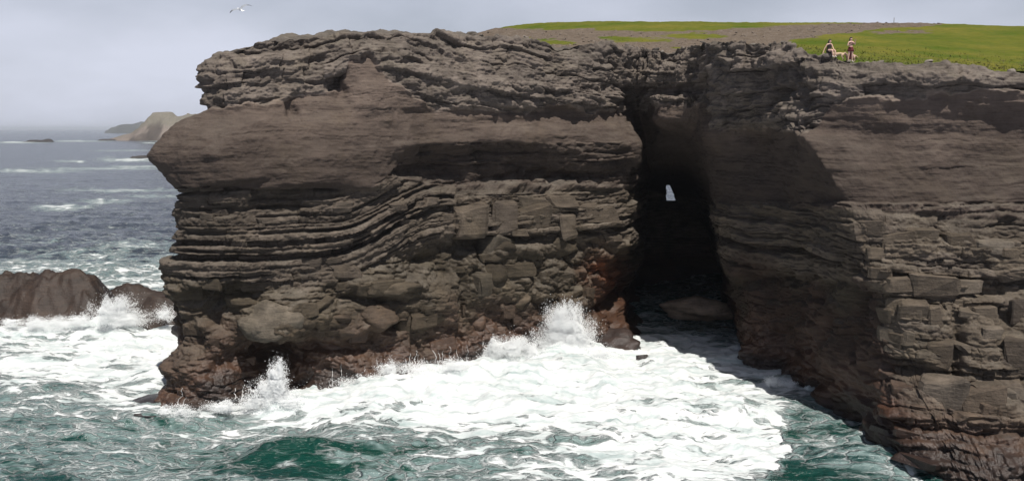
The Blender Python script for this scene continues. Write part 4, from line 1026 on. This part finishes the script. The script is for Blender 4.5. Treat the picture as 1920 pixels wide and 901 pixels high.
def skinned(name, nodes, mat, parent, root=0, sub=2):
    """nodes: (parent index or None, (x, y, z), radius or (rx, ry)). Grown with Skin + Subdivision, then frozen."""
    me = bpy.data.meshes.new(name + "_frame")
    me.from_pydata([n[1] for n in nodes], [(n[0], i) for i, n in enumerate(nodes) if n[0] is not None], [])
    o = bpy.data.objects.new(name + "_frame", me); COL.objects.link(o)
    o.modifiers.new("skin", 'SKIN')
    if not me.skin_vertices: raise RuntimeError("no skin layer")
    for i, n in enumerate(nodes):
        r = n[2] if isinstance(n[2], tuple) else (n[2], n[2])
        me.skin_vertices[0].data[i].radius = r
        me.skin_vertices[0].data[i].use_root = (i == root)
    sm = o.modifiers.new("sub", 'SUBSURF'); sm.levels = sub; sm.render_levels = sub
    dg = bpy.context.evaluated_depsgraph_get()
    out = bpy.data.meshes.new_from_object(o.evaluated_get(dg))
    bpy.data.objects.remove(o); out.name = name
    out.materials.clear(); out.materials.append(mat)
    out.polygons.foreach_set("use_smooth", np.ones(len(out.polygons), bool))
    r = bpy.data.objects.new(name, out); COL.objects.link(r)
    r.parent = parent
    return r
def tube(name, secs, mat, parent, seg=14, cap=True):
    """Loft of elliptical sections (x, y, z, rx, ry)."""
    Vt, Ft = [], []
    for x, y, z, rx_, ry_ in secs:
        for k in range(seg):
            a = 2 * math.pi * k / seg
            Vt.append((x + rx_ * math.cos(a), y + ry_ * math.sin(a), z))
    for i in range(len(secs) - 1):
        for k in range(seg):
            k2 = (k + 1) % seg
            Ft.append((i * seg + k, i * seg + k2, (i + 1) * seg + k2, (i + 1) * seg + k))
    if cap:
        Ft.append(tuple(range(seg))[::-1]); Ft.append(tuple((len(secs) - 1) * seg + k for k in range(seg)))
    me = bpy.data.meshes.new(name); me.from_pydata(Vt, [], Ft); me.materials.append(mat)
    me.polygons.foreach_set("use_smooth", np.ones(len(me.polygons), bool))
    o = bpy.data.objects.new(name, me); COL.objects.link(o); o.parent = parent
    return o
def ball(name, c, r, mat, parent, sub=2):
    bm = bmesh.new(); bmesh.ops.create_icosphere(bm, subdivisions=sub, radius=1.0)
    for v in bm.verts: v.co = Vector((v.co.x * r[0], v.co.y * r[1], v.co.z * r[2])) + Vector(c)
    me = bpy.data.meshes.new(name); bm.to_mesh(me); bm.free(); me.materials.append(mat)
    me.polygons.foreach_set("use_smooth", np.ones(len(me.polygons), bool))
    o = bpy.data.objects.new(name, me); COL.objects.link(o); o.parent = parent
    return o
def hand(nodes, wrist, direc, side, curl):
    """Palm and five fingers continuing from node index wrist; direc and side are unit vectors, curl bends towards `curl`."""
    w = Vector(nodes[wrist][1]); d = Vector(direc).normalized(); s_ = Vector(side).normalized(); c = Vector(curl)
    nodes.append((wrist, tuple(w + d * 0.045), (0.034, 0.018))); palm = len(nodes) - 1
    nodes.append((palm, tuple(w + d * 0.085), (0.036, 0.016))); kn = len(nodes) - 1
    for q, L in zip((-0.030, -0.010, 0.010, 0.029), (0.062, 0.076, 0.080, 0.068)):
        a = w + d * 0.100 + s_ * q
        nodes.append((kn, tuple(a), 0.0095)); i = len(nodes) - 1
        nodes.append((i, tuple(a + d * L * 0.5 + c * 0.010), 0.0085)); i += 1
        nodes.append((i, tuple(a + d * L * 0.9 + c * 0.030), 0.0075))
    a = w + d * 0.05 + s_ * 0.042
    nodes.append((palm, tuple(a), 0.012)); i = len(nodes) - 1
    nodes.append((i, tuple(a + d * 0.03 + s_ * 0.018 + c * 0.01), 0.010)); nodes.append((i + 1, tuple(a + d * 0.055 + s_ * 0.022 + c * 0.02), 0.0085))
def head_bits(root, c, f, hair_len, sc=1.0):
    """c: head centre; f: unit facing direction (horizontal)."""
    f = Vector(f).normalized(); r_ = Vector((f.y, -f.x, 0)); c = Vector(c)
    for s_ in (-1, 1):
        e = c + f * 0.083 + r_ * 0.031 * s_ + Vector((0, 0, 0.0))
        ball("eye", e, (0.012, 0.012, 0.009), EYE, root)
        ball("ear", c + r_ * 0.076 * s_ + Vector((0, 0, -0.01)), (0.014, 0.018, 0.028), SKIN, root)
    ball("nose", c + f * 0.097 + Vector((0, 0, -0.028)), (0.013, 0.013, 0.022), SKIN, root)
    ball("mouth", c + f * 0.086 + Vector((0, 0, -0.062)), (0.024, 0.010, 0.008), LIP, root)
    b = -f
    h = [(c.x + b.x * 0.01, c.y + b.y * 0.01, c.z + 0.125, 0.02, 0.02), (c.x + b.x * 0.018, c.y + b.y * 0.018, c.z + 0.112, 0.065, 0.07), (c.x + b.x * 0.03, c.y + b.y * 0.03, c.z + 0.07, 0.092, 0.095),
         (c.x + b.x * 0.05, c.y + b.y * 0.05, c.z + 0.02, 0.098, 0.088), (c.x + b.x * 0.07, c.y + b.y * 0.07, c.z - 0.05, 0.10, 0.075), (c.x + b.x * 0.085, c.y + b.y * 0.085, c.z - 0.14, 0.11, 0.065),
         (c.x + b.x * 0.10, c.y + b.y * 0.10, c.z - 0.14 - hair_len * 0.5, 0.115, 0.05), (c.x + b.x * 0.10, c.y + b.y * 0.10, c.z - 0.14 - hair_len, 0.07, 0.03)]
    tube("hair", h[::-1], HAIR, root, 18)

def standing_woman(loc, rz):
    root = empty("person", loc, rz)
    n = [(None, (0, 0, 0.92), (0.155, 0.105))]
    n += [(0, (0, 0.005, 1.03), (0.125, 0.09)), (1, (0, 0, 1.13), (0.118, 0.085)), (2, (0, -0.005, 1.25), (0.135, 0.095)), (3, (0, 0.005, 1.34), (0.12, 0.08)), (4, (0, 0.005, 1.41), 0.052),
          (5, (0, -0.005, 1.47), 0.055), (6, (0, -0.015, 1.54), (0.075, 0.088)), (7, (0, -0.01, 1.60), (0.068, 0.082))]
    for s_, elbow, wrist in ((-1, (-0.235, 0.0, 1.10), (-0.10, -0.20, 1.20)), (1, (0.30, -0.02, 1.16), (0.235, -0.13, 1.38))):
        n.append((4, (0.15 * s_, 0.005, 1.345), 0.056)); i = len(n) - 1
        n.append((i, tuple((Vector((0.17 * s_, 0, 1.33)) * 0.5 + Vector(elbow) * 0.5)), 0.044))
        n.append((i + 1, elbow, 0.036)); n.append((i + 2, tuple((Vector(elbow) + Vector(wrist)) / 2), 0.034)); n.append((i + 3, wrist, 0.025))
        dr = (Vector(wrist) - Vector(elbow)).normalized()
        hand(n, i + 4, dr, Vector((-s_, 0, 0)).cross(dr).cross(dr) if abs(dr.x) < .9 else (0, 0, 1), (0, -1, 0.2))
    for s_ in (-1, 1):
        n.append((0, (0.09 * s_, 0, 0.84), 0.098)); i = len(n) - 1
        n += [(i, (0.115 * s_, -0.01, 0.66), 0.078), (i + 1, (0.13 * s_, -0.01, 0.48), 0.054), (i + 2, (0.14 * s_, 0.015, 0.33), 0.055), (i + 3, (0.145 * s_, 0.02, 0.09), 0.034), (i + 4, (0.15 * s_, 0.0, 0.045), 0.036), (i + 5, (0.165 * s_, -0.15, 0.028), (0.036, 0.022))]
    skinned("body", n, SKIN, root)
    tube("crop_top", [(0, 0, 1.17, 0.155, 0.118), (0, -0.01, 1.22, 0.168, 0.135), (0, -0.005, 1.29, 0.168, 0.125), (0, 0.003, 1.345, 0.15, 0.10)], TOP, root)
    tube("shorts", [(0, 0, 0.71, 0.235, 0.145), (0, 0, 0.80, 0.225, 0.15), (0, 0, 0.92, 0.19, 0.135), (0, 0, 1.02, 0.152, 0.115)], RED, root)
    tube("wrap", [(0.0, 0.06, 0.06, 0.10, 0.03), (0.0, 0.06, 0.40, 0.095, 0.035), (0, 0.05, 0.72, 0.10, 0.05), (0, 0.05, 0.80, 0.08, 0.05)], RED, root)
    for s_ in (-1, 1):
        tube("shoe", [(0.157 * s_, -0.075, 0.0, 0.046, 0.125), (0.157 * s_, -0.075, 0.03, 0.048, 0.125), (0.152 * s_, -0.03, 0.065, 0.044, 0.075), (0.147 * s_, 0.012, 0.095, 0.04, 0.045)], SHOE, root)
    head_bits(root, (0, -0.012, 1.555), (0.05, -1, 0), 0.26)
    return root
def seated_woman(loc, rz):
    root = empty("person", loc, rz)
    z0 = 0.44
    n = [(None, (0, 0.0, z0 + 0.02), (0.165, 0.13)), (0, (0.0, 0.01, z0 + 0.14), (0.125, 0.095)), (1, (-0.005, 0.0, z0 + 0.25), (0.118, 0.085)), (2, (-0.01, -0.02, z0 + 0.36), (0.132, 0.095)), (3, (-0.01, -0.025, z0 + 0.45), (0.12, 0.08)),
         (4, (-0.005, -0.035, z0 + 0.52), 0.05), (5, (0.005, -0.055, z0 + 0.58), 0.055), (6, (0.015, -0.075, z0 + 0.65), (0.075, 0.088)), (7, (0.018, -0.075, z0 + 0.71), (0.068, 0.082))]
    for s_, elbow, wrist in ((-1, (-0.29, 0.03, z0 + 0.22), (-0.38, 0.02, z0 + 0.0)), (1, (0.22, -0.10, z0 + 0.22), (0.17, -0.30, z0 + 0.13))):
        n.append((4, (0.15 * s_ - 0.01, -0.02, z0 + 0.455), 0.055)); i = len(n) - 1
        n.append((i, tuple((Vector((0.16 * s_, -0.02, z0 + 0.44)) + Vector(elbow)) / 2), 0.043))
        n.append((i + 1, elbow, 0.036)); n.append((i + 2, tuple((Vector(elbow) + Vector(wrist)) / 2), 0.033)); n.append((i + 3, wrist, 0.025))
        dr = (Vector(wrist) - Vector(elbow)).normalized()
        hand(n, i + 4, dr, (0.3, -1, 0) if s_ < 0 else (1, 0.2, 0), (0, -0.5, -0.8))
    for s_, kx_ in ((-1, 0.02), (1, 0.20)):
        n.append((0, (0.09 * s_ + 0.02, -0.10, z0 + 0.02), 0.10)); i = len(n) - 1
        n += [(i, (0.07 * s_ + 0.05, -0.26, z0 + 0.03), 0.078), (i + 1, (kx_ + 0.02, -0.44, z0 + 0.02), 0.056), (i + 2, (kx_ + 0.04, -0.45, z0 - 0.15), 0.055), (i + 3, (kx_ + 0.06, -0.43, 0.08), 0.034), (i + 4, (kx_ + 0.06, -0.45, 0.045), 0.036), (i + 5, (kx_ + 0.08, -0.58, 0.028), (0.036, 0.022))]
    skinned("body", n, SKIN, root)
    tube("vest_top", [(0, 0.0, z0 + 0.03, 0.185, 0.145), (0, 0.01, z0 + 0.14, 0.155, 0.118), (-0.005, 0.0, z0 + 0.25, 0.148, 0.11), (-0.01, -0.02, z0 + 0.36, 0.163, 0.125), (-0.01, -0.025, z0 + 0.46, 0.155, 0.10)], BLACK, root)
    b = tube("shorts", [(0.0, 0.0, z0 - 0.09, 0.21, 0.17), (0.0, -0.02, z0 - 0.02, 0.215, 0.19), (0, -0.01, z0 + 0.06, 0.19, 0.15)], BLACK, root)
    for kx_ in (0.02, 0.20):
        tube("shoe", [(kx_ + 0.07, -0.52, 0.0, 0.046, 0.12), (kx_ + 0.07, -0.52, 0.03, 0.048, 0.12), (kx_ + 0.065, -0.47, 0.065, 0.042, 0.07), (kx_ + 0.06, -0.43, 0.095, 0.04, 0.042)], SHOE, root)
    head_bits(root, (0.016, -0.077, z0 + 0.665), (0.55, -1, 0), 0.26)
    return root
def dog(loc, rz, fur, turn, sc):
    """Standing retriever, nose towards -x."""
    root = empty("dog", loc, rz); root.scale = (sc, sc, sc)
    n = [(None, (0.0, 0, 0.46), (0.12, 0.14))]
    n += [(0, (-0.20, 0, 0.45), (0.125, 0.165)), (1, (-0.34, 0, 0.48), (0.105, 0.13)), (2, (-0.43, 0.00, 0.58), 0.085), (3, (-0.50, turn * 0.05, 0.66), (0.078, 0.085)), (4, (-0.58, turn * 0.11, 0.655), (0.06, 0.06)), (5, (-0.68, turn * 0.17, 0.63), (0.036, 0.034)),
          (0, (0.18, 0, 0.48), (0.105, 0.11)), (7, (0.34, 0, 0.49), (0.10, 0.11)), (8, (0.45, 0, 0.50), 0.04), (9, (0.56, 0.01, 0.45), 0.036), (10, (0.66, 0.02, 0.37), 0.040), (11, (0.74, 0.02, 0.33), 0.018)]
    for s_ in (-1, 1):
        n.append((1, (-0.27, 0.09 * s_, 0.36), 0.07)); i = len(n) - 1
        n += [(i, (-0.25, 0.10 * s_, 0.24), 0.042), (i + 1, (-0.285, 0.10 * s_, 0.16), 0.032), (i + 2, (-0.27, 0.10 * s_, 0.045), 0.027), (i + 3, (-0.31, 0.10 * s_, 0.022), (0.034, 0.022))]
        n.append((8, (0.32, 0.09 * s_, 0.38), 0.085)); i = len(n) - 1
        n += [(i, (0.265 + 0.02 * s_, 0.10 * s_, 0.27), 0.055), (i + 1, (0.40 + 0.02 * s_, 0.10 * s_, 0.17), 0.032), (i + 2, (0.375 + 0.02 * s_, 0.10 * s_, 0.045), 0.027), (i + 3, (0.335 + 0.02 * s_, 0.10 * s_, 0.022), (0.034, 0.022))]
    skinned("body", n, fur, root)
    hc = Vector((-0.53, turn * 0.07, 0.70))
    for s_ in (-1, 1):
        ball("ear", hc + Vector((0.04, 0.075 * s_, -0.02)), (0.035, 0.016, 0.06), fur, root)
        ball("eye", hc + Vector((-0.085, turn * 0.05 + 0.032 * s_, -0.005)), (0.010, 0.010, 0.010), EYE, root)
    ball("nose", (-0.715, turn * 0.185, 0.638), (0.018, 0.02, 0.016), NOSE, root)
    return root
def stand_at(px, py, d):
    x, y, z = at(px, py, d)
    return (x, y, max(z, ground_z(x, y)) - 0.02), z, ground_z(x, y)
p1, a1, b1 = stand_at(1594, 116, 61.9)
print("ground", a1, b1)
w = standing_woman(p1, rad(8))
tag(w, "standing woman with long dark hair, cropped top and dark red shorts at the cliff edge", "person")
p2, a2, b2 = stand_at(1554, 111, 62.2)
print("ground", a2, b2)
w = seated_woman(p2, rad(4))
tag(w, "seated woman in a black vest leaning on one straight arm at the cliff edge", "person")
seat = gen_rock("boulder", (p2[0] - 0.02, p2[1] + 0.10, p2[2] + 0.12), (1.0, 0.72, 0.62), 41, (0.11, 0.095, 0.085), 0, 3, 0.08)
tag(seat, "low grey boulder under the seated woman", "boulder")
p3, _, _ = stand_at(1571, 113, 62.3)
tag(dog(p3, rad(-28), CREAM, -0.6, 0.92), "cream dog standing between the seated and the standing woman", "dog")
p4, _, _ = stand_at(1594, 115, 62.9)
tag(dog(p4, rad(14), PALE, -0.3, 0.86), "pale dog standing behind the legs of the standing woman", "dog")

t = NT("gull_plumage"); a = t.attr("plume").outputs["Color"]
GULL = t.set(Base_Color=a, Roughness=0.7)
def gull(loc):
    root = empty("seagull", loc)
    secs = [(-0.30, 0.012, 0), (-0.26, 0.035, 0), (-0.20, 0.045, .0), (-0.15, 0.040, 0), (-0.08, 0.062, 0), (0.0, 0.072, 0), (0.10, 0.058, 0), (0.18, 0.034, 0), (0.22, 0.028, 0)]
    Vg, Fg, Cg = [], [], []
    W_, G_, K_ = (0.85, 0.85, 0.85), (0.26, 0.28, 0.31), (0.03, 0.03, 0.035)
    sg = 12
    for x, r, _ in secs:
        for k in range(sg):
            a = 2 * math.pi * k / sg
            Vg.append((x, r * math.cos(a), r * 0.9 * math.sin(a))); Cg.append(G_ if (math.sin(a) > 0.35 and -0.1 < x < 0.12) else W_)
    for i in range(len(secs) - 1):
        for k in range(sg): Fg.append((i * sg + k, i * sg + (k + 1) % sg, (i + 1) * sg + (k + 1) % sg, (i + 1) * sg + k))
    Fg.append(tuple(range(sg))[::-1]); Fg.append(tuple((len(secs) - 1) * sg + k for k in range(sg)))
    def plate(pts, cols):                                 # wing or tail: cross sections (lead, trail) with real thickness
        b = len(Vg)
        for (l, tr_, th), c in zip(pts, cols):
            l, tr_ = Vector(l), Vector(tr_); m = l * 0.7 + tr_ * 0.3
            for p, cc in ((l, c[0]), (m + Vector((0, 0, th)), c[0]), (tr_, c[0]), (m - Vector((0, 0, th)), c[1])): Vg.append(tuple(p)); Cg.append(cc)
        n_ = len(pts)
        for i in range(n_ - 1):
            for k in range(4): Fg.append((b + 4 * i + k, b + 4 * i + (k + 1) % 4, b + 4 * i + 4 + (k + 1) % 4, b + 4 * i + 4 + k))
        Fg.append((b + 3, b + 2, b + 1, b)); e = b + 4 * (n_ - 1); Fg.append((e, e + 1, e + 2, e + 3))
    for s_ in (-1, 1):
        up = 0.9 if s_ > 0 else 0.35
        plate([((-0.10, 0.03 * s_, 0.03), (0.11, 0.03 * s_, 0.03), 0.018), ((-0.13, 0.20 * s_, 0.03 + 0.10 * up), (0.07, 0.20 * s_, 0.02 + 0.08 * up), 0.014), ((-0.10, 0.36 * s_, 0.03 + 0.13 * up), (0.07, 0.36 * s_, 0.02 + 0.11 * up), 0.010),
               ((0.02, 0.52 * s_, 0.02 + 0.10 * up), (0.11, 0.50 * s_, 0.02 + 0.09 * up), 0.007), ((0.14, 0.64 * s_, 0.03 * up), (0.17, 0.63 * s_, 0.03 * up), 0.004)], [(G_, W_), (G_, W_), (G_, W_), (K_, G_), (K_, K_)])
    plate([((0.18, -0.03, 0.0), (0.20, 0.03, 0.0), 0.01), ((0.36, -0.08, -0.01), (0.36, 0.08, -0.01), 0.004)], [(W_, W_), (W_, W_)])
    me = bpy.data.meshes.new("body"); me.from_pydata(Vg, [], Fg); me.materials.append(GULL)
    at_ = me.attributes.new("plume", 'FLOAT_COLOR', 'POINT'); at_.data.foreach_set("color", np.concatenate([np.array(Cg), np.ones((len(Cg), 1))], 1).astype(np.float32).ravel())
    o = bpy.data.objects.new("body", me); COL.objects.link(o); o.parent = root
    BEAK = simple("beak", (0.5, 0.30, 0.05), 0.5)
    tube("beak", [(0, 0, 0, 0.002, 0.002), (0, 0, 0.05, 0.012, 0.010)], BEAK, root, 8).matrix_local = Matrix.Translation((-0.345, 0, -0.008)) @ Matrix.Rotation(rad(90), 4, 'Y')
    for s_ in (-1, 1): ball("eye", (-0.275, 0.026 * s_, 0.012), (0.006, 0.005, 0.006), EYE, root, 1)
    return root
g = gull(at(450, 18, 46))
g.rotation_euler = (rad(20), rad(16), rad(-46))
tag(g, "white gull with grey wings gliding in the sky above the cliff tip", "bird")

x, y, z = at(1675.5, 53, 137)
zg = float(hill_z(x, y))
po = empty("post", (x, y, zg))
WOOD = simple("weathered_wood", (0.20, 0.19, 0.18), 0.9, 0.2)
tube("pole", [(0, 0, -0.3, 0.06, 0.06), (0, 0, 1.0, 0.05, 0.05), (0.01, 0, 1.35, 0.045, 0.045)], WOOD, po, 8)
tube("cap", [(0.01, 0, 1.352, 0.06, 0.06), (0.01, 0, 1.42, 0.05, 0.05)], WOOD, po, 8)
tag(po, "thin grey post standing alone on the hill crest", "post")

# ------------------------------------------------------------------ sea air
t = NT("sea_air")
t.n.remove(t.b)
pv = t.node("ShaderNodeVolumePrincipled")
pv.inputs["Color"].default_value = (0.80, 0.86, 0.95, 1)
pv.inputs["Density"].default_value = 0.00007
pv.inputs["Anisotropy"].default_value = 0.0
t.l.new(pv.outputs[0], t.out.inputs["Volume"])
bm = bmesh.new(); bmesh.ops.create_cube(bm, size=1.0)
for v in bm.verts: v.co = Vector((v.co.x * 130000, v.co.y * 80000 + 20000, (v.co.z + 0.5) * 74 - 6))
me = bpy.data.meshes.new("haze"); bm.to_mesh(me); bm.free(); me.materials.append(t.m)
o = bpy.data.objects.new("haze", me); COL.objects.link(o)
tag(o, "thin pale sea haze over the water and the distant coast", "haze", kind="stuff")
